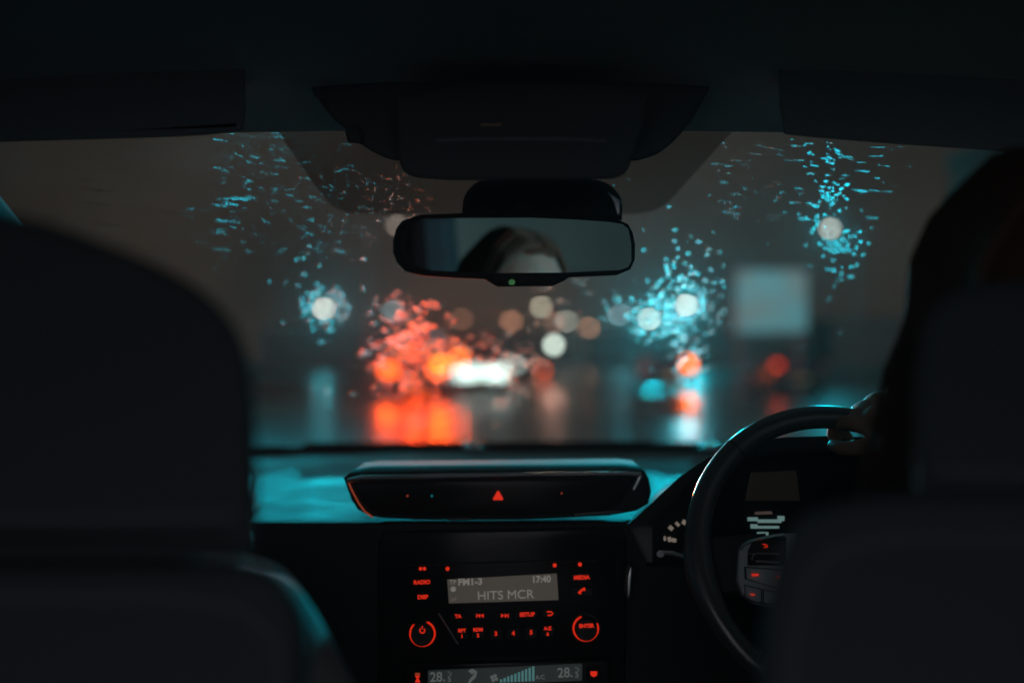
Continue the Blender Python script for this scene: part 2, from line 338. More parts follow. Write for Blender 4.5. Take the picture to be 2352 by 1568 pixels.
# --- vehicles
CARP = mat('dark_car_paint', (.015, .015, .018), .4, .1, coat=.15, spec=.2); CARG = mat('car_glass', (.01, .012, .014), .05); TYRE = mat('tyre_rubber', (.02, .02, .02), .8)
TAIL = emat('tail_light_red', (1.0, .10, .012), 7); TAILD = emat('tail_light_dim', (1, .05, .01), 1.6); AMBER = emat('indicator_amber', (1, .33, .02), 7)
HEADL = emat('headlight_white', (.75, .98, .90), 3.0); PINKL = emat('tail_light_orange', (1, .17, .03), 9); OFFL = mat('unlit_lens', (.2, .02, .02), .2)
def car(name, x, y, lw=.24, lh=.18,  w=1.75, L=4.2, h=1.45, van=False, away=True, lab='', tail=TAIL, head=None, amber=0, hi=True, lamp_z=.85, cat='car', E=None, lcol=None, lights=(1, 1)):
    """car whose camera-facing end is at y; away=True shows its tail"""
    root = empty(name, (x, y, 0)); tag(root, lab, cat, 'vehicles on the wet road ahead')
    hw = w / 2
    # cross sections from the facing end: (y, half width low, z low, z belt, half width roof, z roof)
    if van: sec = [(0, .96, .35, 1.0, .9, h - .02), (.1, 1, .25, 1.05, .93, h), (L * .7, 1, .25, 1.05, .93, h), (L * .78, 1, .25, 1.0, .85, h * .93), (L * .93, .97, .25, .95, .8, 1.05), (L, .9, .4, .8, .8, .82)]
    elif away: sec = [(0, .9, .38, .85, .8, .9), (.15, .97, .3, .95, .8, 1.02), (.45, 1, .22, .95, .72, h - .07), (1.3, 1, .2, .93, .72, h), (2.3, 1, .2, .92, .70, h - .03), (3.05, 1, .2, .9, .76, .98), (L - .3, .96, .22, .78, .8, .84), (L, .85, .38, .65, .7, .68)]
    else: sec = [(0, .85, .38, .65, .7, .68), (.3, .96, .22, .78, .8, .84), (L - 3.05, 1, .2, .9, .76, .98), (L - 2.3, 1, .2, .92, .70, h - .03), (L - 1.3, 1, .2, .93, .72, h), (L - .45, 1, .22, .95, .72, h - .07), (L, .9, .38, .85, .8, .9)]
    vs = []; fs = []
    for (yy, a, zl, zb, rr, zr) in sec:
        A = a * hw; Rr = rr * hw
        vs += [(-A * .92, yy, zl), (-A, yy, (zl + zb) / 2), (-A * .98, yy, zb), (-Rr, yy, zr - .03), (-Rr * .8, yy, zr), (Rr * .8, yy, zr), (Rr, yy, zr - .03), (A * .98, yy, zb), (A, yy, (zl + zb) / 2), (A * .92, yy, zl)]
    n = 10
    for i in range(len(sec) - 1):
        for k in range(n): fs.append((i * n + k, i * n + (k + 1) % n, (i + 1) * n + (k + 1) % n, (i + 1) * n + k))
    fs.append(tuple(range(n))[::-1]); fs.append(tuple((len(sec) - 1) * n + k for k in range(n)))
    b = MB(); b.add(vs, fs, CARP); b.build('body', root, angle=30)
    # glass
    b = MB()
    if van: b.prism([(-hw * .7, -.012, 1.2), (hw * .7, -.012, 1.2), (hw * .66, -.012, h - .3), (-hw * .66, -.012, h - .3)], (0, .03, 0), CARG, .01)
    elif away: b.prism([(-hw * .74, .12, 1.0), (hw * .74, .12, 1.0), (hw * .62, .40, h - .12), (-hw * .62, .40, h - .12)], (0, .06, .03), CARG)
    else: b.prism([(-hw * .72, L - 3.1, .99), (hw * .72, L - 3.1, .99), (hw * .6, L - 2.38, h - .08), (-hw * .6, L - 2.38, h - .08)], (0, .03, .06), CARG)
    b.build('rear_window' if away else 'windscreen', root)
    b = MB(); b.box((0, -.02, .45), (w * .92, .12, .16), HOOD, .03); b.build('bumper', root)
    b = MB(); b.box((0, -.09, .58 if not van else .7), (.5, .02, .11), mat('plate', (.5, .45, .1), .5), .005); b.build('number_plate', root)
    for s in (-1, 1):
        for yy in (.75, L - .85):
            t_ = MB(); M = Matrix.Translation((s * (hw - .1), yy, .31)) @ Matrix.Rotation(R(90), 4, 'Y')
            t_.lathe([(.18, -.1), (.29, -.1), (.31, -.07), (.31, .07), (.29, .1), (.18, .1), (.18, -.1)], TYRE, M); wheel = t_.build('wheel', root)
            t_ = MB(); t_.lathe([(.001, s * .06), (.06, s * .07), (.17, s * .05), (.185, s * .09)], SILVER, M); t_.build('rim', wheel)
        t_ = MB(); t_.box((s * (hw + .1), 1.7 if away else 1.5, 1.0), (.2, .1, .14), CARP, .03); t_.build('wing_mirror', root)
        on = lights[0 if s < 0 else 1]
        t_ = MB(); lm = (tail if away else head) if on else OFFL
        t_.box((s * (hw * .98 - lw / 2), -.01, lamp_z), (lw, .1, lh), lm, .03)
        t_.build('tail_light' if away else 'headlight', root)
        if amber == s or amber == 2: t_ = MB(); t_.box((s * (hw * .82), -.012, lamp_z + .17), (.22, .08, .13), AMBER, .02); t_.build('indicator', root)
        if E and on: lightp('lamp_light', (x + s * hw * .82, y - .12, lamp_z), lcol or (1, .07, .006), E * (.17 if away else .002), .1, root); sparkle_spot((x + s * hw * .82, y - .15, lamp_z), lcol or (1, .085, .006), E * (6.5 if away else .06), .1, root, .8)
    if away and hi: t_ = MB(); t_.box((0, .36 if not van else -.01, h - .03), (.5, .06, .05), tail, .01); t_.build('brake_light', root)
    if away and hi and E: lightp('lamp_light', (x, y - .12, h - .12), (1, .05, .004), E * .22, .2, root)
    return root
def cx_(px, d): return (px - 1176) / K * d
car('car', cx_(950, 27), 27, lab='nearest dark car ahead with red tail lights and an amber indicator', tail=TAIL, amber=1, E=.10, lamp_z=.93, lw=.36, lh=.26)
car('car', cx_(1012, 36), 36, lab='second dark car in the queue, its red lights just above those of the nearest', tail=TAIL, amber=2, E=.05, h=1.6, lamp_z=1.18, lw=.4, lh=.3)
car('van', cx_(958, 50), 50, w=1.95, L=5, h=2.5, van=True, lab='dark van at the front of the queue, high red brake light over the cars', tail=TAIL, amber=2, E=.05, cat='van', lamp_z=1.55, lw=.4, lh=.4)
car('car', cx_(1034, 44), 44, away=False, lab='oncoming car with white headlights, leftmost of the three beside the red queue', head=HEADL, E=.10, lcol=(.7, 1, .95), lamp_z=.74, w=1.7, lw=.5)
car('car', cx_(1106, 33), 33, away=False, lab='oncoming car with white headlights, middle one of the three beside the red queue', head=HEADL, E=.10, lcol=(.7, 1, .95), lamp_z=.76, w=1.7, lw=.78, lh=.36)
car('car', cx_(1150, 46), 46, away=False, lab='oncoming car with white headlights, rightmost of the three beside the red queue', head=HEADL, E=.10, lcol=(.7, 1, .95), lamp_z=1.0, w=1.8, h=1.6, lw=.5)
car('car', cx_(1223, 64), 64, lab='small distant car with one red tail light below the pale post lamp', tail=TAIL, hi=False, lights=(0, 1), lamp_z=.6, E=.004)
car('car', cx_(1537, 36), 36, lab='dark car on the right with one glowing orange-red tail light', tail=PINKL, hi=False, lights=(0, 1), lamp_z=1.05, E=.05, lcol=(1, .12, .01), lw=.3, lh=.3)
car('car', cx_(1838, 32), 32, lab='dark car under the lit panel with one dim red tail light', tail=TAILD, hi=False, lights=(1, 0), lamp_z=1.04, E=.004)
# post-top lamp near the crossing
d = 46; hd = P(1272, 792, d)
root = empty('post_lamp', (hd.x, d, 0)); tag(root, 'low pale globe lamp on a post with a pink streak below it on the road', 'street lamp')
p = MB(); p.tube([(0, 0, 0), (0, 0, .2), (0, 0, .22), (0, 0, hd.z - .16)], [.1, .1, .05, .04], STEEL, 10); p.build('post', root)
p = MB(); p.lathe([(.02, -.17), (.11, -.14), (.17, -.05), (.18, .03), (.14, .12), (.07, .17), (.01, .18)], emat('globe', (.85, 1, .85), 6), Matrix.Translation((0, 0, hd.z)), 16); p.build('globe', root)
lightp('lamp_light', (hd.x, d - .3, hd.z), (1, .42, .3), .002, .1, root)
sparkle_spot((hd.x, d - .3, hd.z), (1, .6, .4), .02, .1, root)

# ================================================================ THE CAR WE SIT IN
own = empty('car_interior', (0, 1.0, .2)); tag(own, 'dark interior of the car the picture is taken from, dashboard, seats and windscreen', 'car')
def part(mb, name, label=None, parent=None, **k):
    o = mb.build(name, None, **k); o.parent = parent or own
    o.matrix_parent_inverse = (parent or own).matrix_world.inverted() if not parent else Matrix.Identity(4)
    if not parent: o.matrix_parent_inverse = Matrix.Translation(-Vector(own.location))
    else: o.matrix_parent_inverse = Matrix.Identity(4)
    if label: o['label'] = label
    return o

# --- windscreen surface
YT, ZT, YB, ZB = 1.35, CAMZ + (HOR - 300) / K * 1.35, 2.40, CAMZ + (HOR - 1022) / K * 2.40
CURV = .22
def ws(x, v): # v=0 bottom, 1 top
    return Vector((x, YB + (YT - YB) * v - CURV * x * x, ZB + (ZT - ZB) * v))
SL = (ZT - ZB) / (YB - YT)
WN = Vector((0, SL, 1)).normalized()      # outward normal (up and forward)
def ws_at(px, py, off=0.0):
    """point of the windscreen seen at a picture point"""
    lo, hi = .4, 4.0
    for _ in range(40):
        y = (lo + hi) / 2; x = (px - 1176) / K * y; z = CAMZ + (HOR - py) / K * y
        zz = ZB + (YB - (y + CURV * x * x)) * SL
        if z > zz: hi = y
        else: lo = y
        if HOR - py < -SL * K: break
    p = Vector(((px - 1176) / K * y, y, CAMZ + (HOR - py) / K * y))
    n = Vector((2 * CURV * p.x * SL, SL, 1)).normalized()
    return p + n * off, n
# glass: wet, lightly misted pane
GL = bpy.data.materials.new('wet_glass'); GL.use_nodes = True; t = GL.node_tree; t.nodes.clear()
o_ = nd(t, 'ShaderNodeOutputMaterial'); tr = nd(t, 'ShaderNodeBsdfTransparent'); tr.inputs[0].default_value = (.93, .95, .95, 1)
tl = nd(t, 'ShaderNodeBsdfTranslucent'); tl.inputs[0].default_value = (.75, .72, .70, 1)
mx = nd(t, 'ShaderNodeMixShader'); co = nd(t, 'ShaderNodeTexCoord'); mp = nd(t, 'ShaderNodeMapping'); mp.inputs['Scale'].default_value = (3, 9, 9); mp.inputs['Rotation'].default_value = (0, 0, R(-18))
n1 = nd(t, 'ShaderNodeTexNoise'); n1.inputs['Scale'].default_value = 1.6; n1.inputs['Detail'].default_value = 6; n1.inputs['Roughness'].default_value = .65
r_ = nd(t, 'ShaderNodeMapRange'); r_.inputs['From Min'].default_value = .44; r_.inputs['From Max'].default_value = .66; r_.inputs['To Min'].default_value = .0001; r_.inputs['To Max'].default_value = .0042
t.links.new(co.outputs['Object'], mp.inputs[0]); t.links.new(mp.outputs[0], n1.inputs[0]); t.links.new(n1.outputs['Fac'], r_.inputs[0]); t.links.new(r_.outputs[0], mx.inputs[0])
t.links.new(tr.outputs[0], mx.inputs[1]); t.links.new(tl.outputs[0], mx.inputs[2]); t.links.new(mx.outputs[0], o_.inputs[0])
g = MB(); NX, NV = 24, 8
vs_ = [ws(-.86 + 1.72 * i / NX, -.05 + 1.13 * j / NV) for j in range(NV + 1) for i in range(NX + 1)]
g.add(vs_, [(j * (NX + 1) + i, j * (NX + 1) + i + 1, (j + 1) * (NX + 1) + i + 1, (j + 1) * (NX + 1) + i) for j in range(NV) for i in range(NX)], GL)
screen = part(g, 'windscreen', 'wet windscreen running with rain')

# dotted shade band round the mirror foot
FR = bpy.data.materials.new('dotted_frit'); FR.use_nodes = True; t = FR.node_tree; t.nodes.clear()
o_ = nd(t, 'ShaderNodeOutputMaterial'); tr = nd(t, 'ShaderNodeBsdfTransparent'); df = nd(t, 'ShaderNodeBsdfDiffuse'); df.inputs[0].default_value = (.015, .02, .02, 1); mx = nd(t, 'ShaderNodeMixShader')
co = nd(t, 'ShaderNodeTexCoord'); sp = nd(t, 'ShaderNodeSeparateXYZ'); t.links.new(co.outputs['Object'], sp.inputs[0])
def mth(t, op, a, b=None):
    n = nd(t, 'ShaderNodeMath', operation=op)
    for k, q in enumerate((a, b)):
        if q is None: continue
        if isinstance(q, (int, float)): n.inputs[k].default_value = q
        else: t.links.new(q, n.inputs[k])
    return n.outputs[0]
PER = 2 * math.pi / .0042
sxx = mth(t, 'SINE', mth(t, 'MULTIPLY', sp.outputs['X'], PER)); szz = mth(t, 'SINE', mth(t, 'MULTIPLY', mth(t, 'MULTIPLY', sp.outputs['Y'], 1.05), PER))
dots = mth(t, 'MULTIPLY', sxx, szz); fac = nd(t, 'ShaderNodeMapRange'); t.links.new(dots, fac.inputs[0])
fac.inputs['From Min'].default_value = -.2; fac.inputs['From Max'].default_value = .2; fac.inputs['To Min'].default_value = .22; fac.inputs['To Max'].default_value = .85
t.links.new(fac.outputs[0], mx.inputs[0]); t.links.new(tr.outputs[0], mx.inputs[1]); t.links.new(df.outputs[0], mx.inputs[2]); t.links.new(mx.outputs[0], o_.inputs[0])
fo = [(632, 290), (680, 362), (728, 430), (757, 465), (775, 478), (800, 487), (900, 489), (1176, 489), (1460, 489), (1500, 482), (1525, 470), (1548, 448), (1600, 390), (1640, 345), (1692, 290)]
g = MB(); pts = [ws_at(a, b, -.002)[0] for a, b in fo]
top = [ws_at(a, 285, -.002)[0] for a, b in fo]
# strip between outline and the top edge
vs_ = []; N = len(fo)
for i in range(N): vs_ += [pts[i], top[i]]
g.add(vs_, [(2 * i, 2 * i + 2, 2 * i + 3, 2 * i + 1) for i in range(N - 1)], FR)
part(g, 'dotted_shade_band', 'dotted black band printed on the glass round the mirror', smooth=False)

# --- headliner, visors, pillars, doors
g = MB(); vs_ = []; NX = 20; prof = [(-.7, 1.52), (-.2, 1.54), (.3, 1.55), (.8, 1.53), (1.1, 1.505), (1.25, 1.48), (1.31, 1.466), (1.335, 1.460), (1.36, 1.49), (1.3, 1.53)]
for (yy, zz) in prof:
    for i in range(NX + 1):
        x = -.84 + 1.68 * i / NX; vs_.append((x, yy - .05 * x * x, zz - .035 * x * x - .04 * max(0, abs(x) - .55)))
g.add(vs_, [(j * (NX + 1) + i, j * (NX + 1) + i + 1, (j + 1) * (NX + 1) + i + 1, (j + 1) * (NX + 1) + i) for j in range(len(prof) - 1) for i in range(NX)], LINER)
part(g, 'headliner')
g = MB(); g.pad([(-260, 60), (520, 60), (560, 110), (566, 296), (540, 303), (450, 313), (200, 321), (0, 326), (-260, 332)], 1.16, .03, VISOR, 7); part(g, 'sun_visor', 'sun visor on the passenger side')
g = MB(); g.pad([(1790, 60), (2700, 60), (2700, 372), (2400, 355), (2205, 341), (2000, 327), (1835, 313), (1790, 306)], 1.16, .03, VISOR, 7); part(g, 'sun_visor', 'sun visor on the driver side')
for s in (-1, 1):
    g = MB(); g.tube([(s * .80, 2.30, .90), (s * .79, 1.9, 1.10), (s * .77, 1.5, 1.32), (s * .75, 1.22, 1.43), (s * .74, .6, 1.46), (s * .74, -.5, 1.46)], [.05, .045, .045, .05, .05, .05], HOOD, 12); part(g, 'windscreen_pillar')
    g = MB(); g.box((s * .78, 1.1, .6), (.1, 2.2, .64), ABS, .03); g.tube([(s * .74, 1.75, .92), (s * .74, .2, .93)], .025, ABS, 10); part(g, 'door')
    g = MB(); g.tube([(s * .77, .42, .9), (s * .74, .36, 1.44)], .055, HOOD, 10); part(g, 'door_pillar')
    SG = mat('side_glass', (.0, .0, .0), .1)
    if 'sg' not in _mats:
        sg = bpy.data.materials.new('misted_side_glass'); sg.use_nodes = True; t = sg.node_tree; t.nodes.clear()
        o_ = nd(t, 'ShaderNodeOutputMaterial'); tr = nd(t, 'ShaderNodeBsdfTransparent'); tr.inputs[0].default_value = (.85, .9, .9, 1); tl = nd(t, 'ShaderNodeBsdfTranslucent'); tl.inputs[0].default_value = (.6, .65, .65, 1); mx = nd(t, 'ShaderNodeMixShader'); mx.inputs[0].default_value = .0
        t.links.new(tr.outputs[0], mx.inputs[1]); t.links.new(tl.outputs[0], mx.inputs[2]); t.links.new(mx.outputs[0], o_.inputs[0]); _mats['sg'] = sg
    g = MB(); g.add([(s * .775, 1.75, .92), (s * .775, .42, .92), (s * .75, .42, 1.44), (s * .75, 1.22, 1.42)], [(0, 1, 2, 3)], _mats['sg']); part(g, 'side_window')
for s in (-1, 1):
    g = MB(); g.prism([(s * .80, .40, .3), (s * .80, -.95, .3), (s * .78, -.95, .95), (s * .73, -.85, 1.46), (s * .735, .40, 1.46), (s * .78, .40, .93)], (s * .04, 0, 0), HOOD, .008); part(g, 'rear_dark_side')  # solid sides without rear windows, added to keep the mirror view dark
g = MB(); g.box((0, .7, .18), (1.5, 2.6, .06), CLOTH, .02); part(g, 'floor')

# --- overhead console
g = MB()
g.pad([(700, 180), (1640, 180), (1600, 262), (1552, 322), (1515, 352), (1490, 362), (1452, 372), (915, 372), (872, 358), (838, 338), (812, 318), (796, 298), (760, 270)], 1.20, .07, CONS, 7)
console = part(g, 'overhead_console')
g = MB(); g.pad([(905, 190), (1500, 190), (1484, 262), (1472, 306), (1457, 345), (1449, 372), (1440, 394), (1424, 406), (1395, 413), (1060, 415), (985, 411), (950, 407), (930, 397), (918, 378), (912, 330)], 1.13, .05, CONS, 7)
part(g, 'console_housing', None, console)
g = MB(); g.tube([P(1000, 322, 1.128), P(1100, 319, 1.128), P(1300, 320, 1.128), P(1392, 324, 1.128)], .0022, SILVER, 6); part(g, 'trim_line', None, console)
g = MB(); g.box(P(1128, 287, 1.128), (.024, .004, .003), mat('console_switch', (.4, .25, .18), .4), .001); part(g, 'switch', None, console)
g = MB(); g.tube([P(806, 296, 1.2), P(815, 312, 1.2), P(832, 322, 1.2)], [.008, .012, .006], CONS, 10); part(g, 'sensor', None, console)

# --- mirror foot housing and mirror
g = MB(); g.pad([(1060, 520), (1062, 470), (1068, 446), (1082, 428), (1105, 412), (1200, 404), (1340, 406), (1392, 418), (1418, 440), (1430, 462), (1428, 520)], 1.34, .08, HOOD, 8)
g.pxp([(1395, 440), (1425, 460), (1424, 492), (1418, 492), (1410, 465)], 1.338, .01, SILVER, .001)  # silver sliver standing in for a highlight on the housing
g.tube([P(1200, 480, 1.36), P(1190, 520, 1.25)], .014, HOOD, 10)
foot = part(g, 'mirror_mount')
mc = P(1194, 562, 1.2); yaw = R(26); pit = R(3.2)
mo = [(975, 491), (1060, 488), (1220, 488), (1380, 497), (1425, 503), (1448, 514), (1458, 532), (1464, 562), (1463, 598), (1452, 620), (1422, 632), (1312, 637), (1300, 646), (1275, 657), (1165, 658), (1148, 648), (1135, 640), (1060, 638), (990, 633), (950, 622), (932, 603), (922, 578), (922, 548), (930, 520), (945, 501)]
# mirror plane through mc with its normal; outline points are the points of that plane
Mr = Euler((0, 0, yaw)).to_matrix() @ Euler((pit, 0, 0)).to_matrix()
nrm = Mr @ Vector((0, -1, 0))
def onplane(px, py, off=0):
    dr = P(px, py, 1.0) - Vector((0, 0, CAMZ)); c0 = mc + nrm * off
    tt = (c0 - Vector((0, 0, CAMZ))).dot(nrm) / dr.dot(nrm)
    return Vector((0, 0, CAMZ)) + dr * tt
g = MB(); g.prism([onplane(a, b) for a, b in mo], -nrm * .035, HOOD, .007, 4)
mir = part(g, 'rear_view_mirror')
gl = [(968, 503), (1060, 501), (1220, 500), (1330, 505), (1400, 510), (1430, 515), (1443, 526), (1450, 560), (1450, 600), (1443, 613), (1425, 620), (1300, 626), (1110, 627), (990, 621), (955, 610), (938, 590), (934, 560), (938, 530), (948, 511)]
MIRM = mat('mirror_glass', (.75, .78, .78), .03, 1)
g = MB(); g.prism([onplane(a, b, .0015) for a, b in gl], -nrm * .003, MIRM, 0); part(g, 'mirror_glass', None, mir, smooth=False)
g = MB(); q = onplane(1175, 648, .001); g.disc(q - nrm * .002, .0032, nrm, GREEN, .005); part(g, 'indicator_light', 'small green light under the mirror glass', mir)

# --- dashboard
ZD0, YD0 = .905, 1.40
def dz(x, y):
    """height of the dashboard top"""
    t_ = (y - YD0) / (2.42 - YD0)
    z = .924 + .010 * math.sin(min(1, t_ * 1.1) * math.pi / 2) + .0012 * math.sin(x * 9 + y * 4)
    return z
g = MB(); NX, NY = 60, 26; vs_ = []
xs = [-.78 + 1.56 * i / NX for i in range(NX + 1)]
rows = []
ys = [YD0 + .0 + (2.44 - YD0) * (j / NY) ** 1.2 for j in range(NY + 1)]
front = [(1.44, .40), (1.40, .55), (1.375, .70), (1.37, .80), (1.372, .87), (1.378, .905), (1.388, .919)]
for (yy, zz) in front: rows.append([(x, yy, zz) for x in xs])
for yy in ys: rows.append([(x, yy, dz(x, yy) - .0 * x) for x in xs])
for r in rows: vs_ += r
g.add(vs_, [(j * (NX + 1) + i, j * (NX + 1) + i + 1, (j + 1) * (NX + 1) + i + 1, (j + 1) * (NX + 1) + i) for j in range(len(rows) - 1) for i in range(NX)], DASH)
dash = part(g, 'dashboard', 'long dashboard with teal street light across its top', angle=60)
# black lower fascia
g = MB(); g.pxp([(300, 1203), (960, 1203), (1200, 1204), (1440, 1200), (1490, 1300), (2300, 1300), (2300, 1900), (300, 1900)], 1.345, .03, HOOD, .004); part(g, 'lower_fascia', None, dash)
# scuttle and wiper park at the foot of the glass
g = MB(); vs_ = []
for i in range(41):
    x = -.84 + 1.68 * i / 40; p0 = ws(x, -.04); p1 = ws(x, .012 + .006 * math.sin(i * 1.3) + (.01 if -.1 < x < .4 else 0))
    vs_ += [p0 - WN * .004, p1 - WN * .004]
g.add(vs_, [(2 * i, 2 * i + 2, 2 * i + 3, 2 * i + 1) for i in range(40)], HOOD); part(g, 'windscreen_edge_band')
for (a, b) in ((700, 1500), (1480, 2200)):
    g = MB(); pts = [ws_at(a + (b - a) * k / 8, 1030 - k * .5, .008)[0] for k in range(9)]
    g.tube(pts, .007, HOOD, 8); g.tube([pts[0] - Vector((0, 0, .02)), pts[0]], .015, HOOD, 8)
    part(g, 'wiper')
for px in (1085, 1630):
    g = MB(); g.lathe([(.022, 0), (.02, .006), (.012, .011), (.002, .013)], mat('pale_glint', (.5, .55, .55), .3), Matrix.Translation(P(px, 1026, 2.30)), 16); part(g, 'pale_glint_dome', None, dash)  # pale dome standing in for a teal glint by the wiper pivots

# centre display pod
pod = [(788, 1098), (800, 1088), (840, 1084), (1176, 1081), (1440, 1078), (1482, 1082), (1492, 1100), (1497, 1130), (1490, 1158), (1462, 1174), (1400, 1184), (1200, 1194), (960, 1194), (880, 1190), (845, 1184), (820, 1170), (806, 1148)]
g = MB(); g.pxp(pod, 1.375, .16, HOOD, .006)
podo = part(g, 'display_pod')
g = MB(); g.pxp([(812, 1110), (1455, 1098), (1440, 1128), (1425, 1155), (1395, 1172), (1200, 1183), (960, 1184), (880, 1180), (850, 1170), (832, 1148)], 1.371, .01, GLOSS, .002); part(g, 'black_screen', None, podo)
g = MB(); g.tube([P(799, 1103, 1.366), P(830, 1098, 1.366), P(1000, 1095, 1.366), P(1176, 1091, 1.366), P(1440, 1088, 1.366), P(1472, 1091, 1.366)], [.003, .0045, .0045, .004, .004, .004], CHROME, 10)
g.tube([P(1472, 1091, 1.366), P(1466, 1105, 1.366), P(1456, 1124, 1.366)], [.004, .004, .003], CHROME, 10); part(g, 'chrome_strip', None, podo)
g = MB(); g.tube([P(801, 1108, 1.368), P(808, 1125, 1.368), P(824, 1155, 1.368), P(838, 1174, 1.368), P(856, 1187, 1.368)], .0012, ORANGE_LINE, 6); part(g, 'light_strip', None, podo)
g = MB(); g.tube([P(1320, 1182, 1.366), P(1370, 1178, 1.366), P(1425, 1175, 1.366)], .0025, CHROME, 8); part(g, 'lower_trim', None, podo)
g = MB(); g.tube([P(1030, 1192, 1.366), P(1080, 1191, 1.366)], .0015, CHROME, 8); part(g, 'lower_trim', None, podo)
# hazard triangle: rounded triangle with an inner one
def tri(g, px, py, r, d, m):
    pts = []
    for k in range(3):
        an = R(90 + 120 * k)
        for dd in (-28, 0, 28):
            a2 = an + R(dd); cxp, cyp = math.cos(an) * r * .72, math.sin(an) * r * .72
            pts.append(P(px + cxp + math.cos(a2) * r * .28, py - (cyp + math.sin(a2) * r * .28), d))
    g.prism(pts, (0, .002, 0), m, 0)
g = MB(); tri(g, 1144, 1140, 13, 1.365, RED); part(g, 'hazard_button', 'lit red triangle on the black centre display', podo, smooth=False)
TDOT = emat('teal_dot', (.0, .5, .5), .3)
g = MB(); g.disc(P(992, 1138, 1.369), .0014, (0, -1, 0), TDOT); g.disc(P(936, 1138, 1.369), .0014, (0, -1, 0), REDDIM); g.disc(P(1290, 1132, 1.369), .0012, (0, -1, 0), REDDIM); part(g, 'indicator_dots', None, podo)

# --- head unit
DU = 1.335
g = MB(); g.pxp([(868, 1250), (880, 1222), (1430, 1210), (1440, 1245), (1436, 1620), (868, 1620)], DU, .03, GLOSS, .004)
g.tube([P(938, 1297, DU - .002), P(1160, 1290, DU - .002), P(1372, 1287, DU - .002)], .0012, ABS, 6)
g.tube([P(1008, 1408, DU - .001), P(1028, 1440, DU - .001), P(1052, 1478, DU - .001)], .0011, SILVER, 6)
hu = part(g, 'head_unit')
g = MB(); D1 = DU - .003; RO = 2.0
g.prism([P(1027, 1331, D1), P(1279, 1317, D1), P(1283, 1377, D1), P(1031, 1385, D1)], (0, .004, 0), LCD)
D2 = D1 - .001
g.text('FM1-3', 1080, 1335, D2, .0085, LCDT, -RO, sx=1.05, bold=.0004)
g.text('17:40', 1243, 1329, D2, .0085, LCDT, -RO, sx=.95, bold=.0004)
g.text('HITS MCR', 1161, 1365, D2, .0115, LCDT, -RO, sx=1.05, bold=0)
g.text('TP', 1040, 1336, D2, .006, LCDT, -RO); g.text('AF', 1042, 1376, D2, .005, mat('lcd_dim', (.01, .01, .01), .4, emit=(.10, .075, .06), es=1), -RO)
g.disc(P(1041, 1352, D2), .0036, (0, -1, 0), LCDT, .0005)
part(g, 'display', 'dim grey radio display reading FM1-3, 17:40 and HITS MCR', hu, smooth=False)
def button(px, py, w, h, leg, hh, lab=None, extra=None, sx=1.0, m=RED):
    g = MB(); c = P(px, py, DU - .0005); g.box((c.x, c.y, c.z), (w, .003, h), GLOSS, .0008)
    if leg: g.text(leg, px, py, DU - .0028, hh, m, -RO, sx=sx, bold=.0003)
    if extra: extra(g)
    part(g, 'button', lab, hu, smooth=False)
DE = DU - .0028
button(969, 1336, .030, .012, 'RADIO', .0050, 'button lit RADIO')
button(971, 1370, .030, .012, 'DISP', .0050, 'button lit DISP')
button(1336, 1325, .030, .012, 'MEDIA', .0050, 'button lit MEDIA')
def phone(g): g.tube([P(1331, 1362, DE), P(1333, 1357, DE), P(1338, 1353, DE), P(1344, 1352, DE)], [.0028, .0015, .0015, .0028], RED, 6)
button(1338, 1357, .030, .012, None, 0, 'button lit with a telephone receiver', phone)
button(1052, 1414, .022, .010, 'TA', .0045, 'button lit TA')
def prevt(px, sg):
    def f(g):
        for k in (-1, 1):
            x0 = px + k * 4; g.prism([P(x0 - sg * 4, 1413, DE), P(x0 + sg * 3, 1408.5, DE), P(x0 + sg * 3, 1417.5, DE)], (0, .001, 0), RED)
        g.box(P(px - sg * 9.2, 1413, DE), (.0011, .001, .0052), RED)
    return f
button(1104, 1413, .022, .010, None, 0, 'button lit with a skip back mark', prevt(1104, 1))
button(1158, 1412, .022, .010, None, 0, 'button lit with a skip forward mark', prevt(1158, -1))
button(1211, 1410, .034, .010, 'SETUP', .0050, 'button lit SETUP')
def back(px, py, s=1, D=DE):
    def f(g): g.tube([P(px - 7 * s, py - 4 * s, D), P(px + 3 * s, py - 4 * s, D), P(px + 7 * s, py, D), P(px + 3 * s, py + 4 * s, D), P(px - 5 * s, py + 4 * s, D)], .0009 * s, RED, 6)
    return f
button(1263, 1408, .022, .010, None, 0, 'button lit with a return arrow', back(1263, 1408))
for px, py, tp, nm in ((1061, 1452, 'RPT', '1'), (1098, 1450, 'RDM', '2'), (1139, 1454, '', '3'), (1179, 1453, '', '4'), (1220, 1451, '', '5'), (1258, 1447, 'A-Z', '6')):
    def ex(g, px=px, py=py, tp=tp, nm=nm):
        if tp: g.text(tp, px, py - 5, DE, .0042, RED, -RO, bold=.0003); g.text(nm, px, py + 8, DE, .0042, RED, -RO, bold=.0003)
        else: g.text(nm, px, py, DE, .0055, RED, -RO, bold=.0003)
    button(px, py + 1, .019, .016, None, 0, 'preset button lit ' + nm, ex)
def dot2(g): g.disc(P(966, 1305, DE), .0023, (0, -1, 0), RED, .001, 12); g.disc(P(975, 1305, DE), .0023, (0, -1, 0), RED, .001, 12)
button(970, 1305, .030, .010, None, 0, 'button lit with a double ring', dot2)
for px, py in ((1028, 1305), (1274, 1297), (1332, 1295)):
    g = MB(); g.disc(P(px, py, DE), .0026, (0, -1, 0), RED, .002, 12); part(g, 'indicator_light', None, hu)
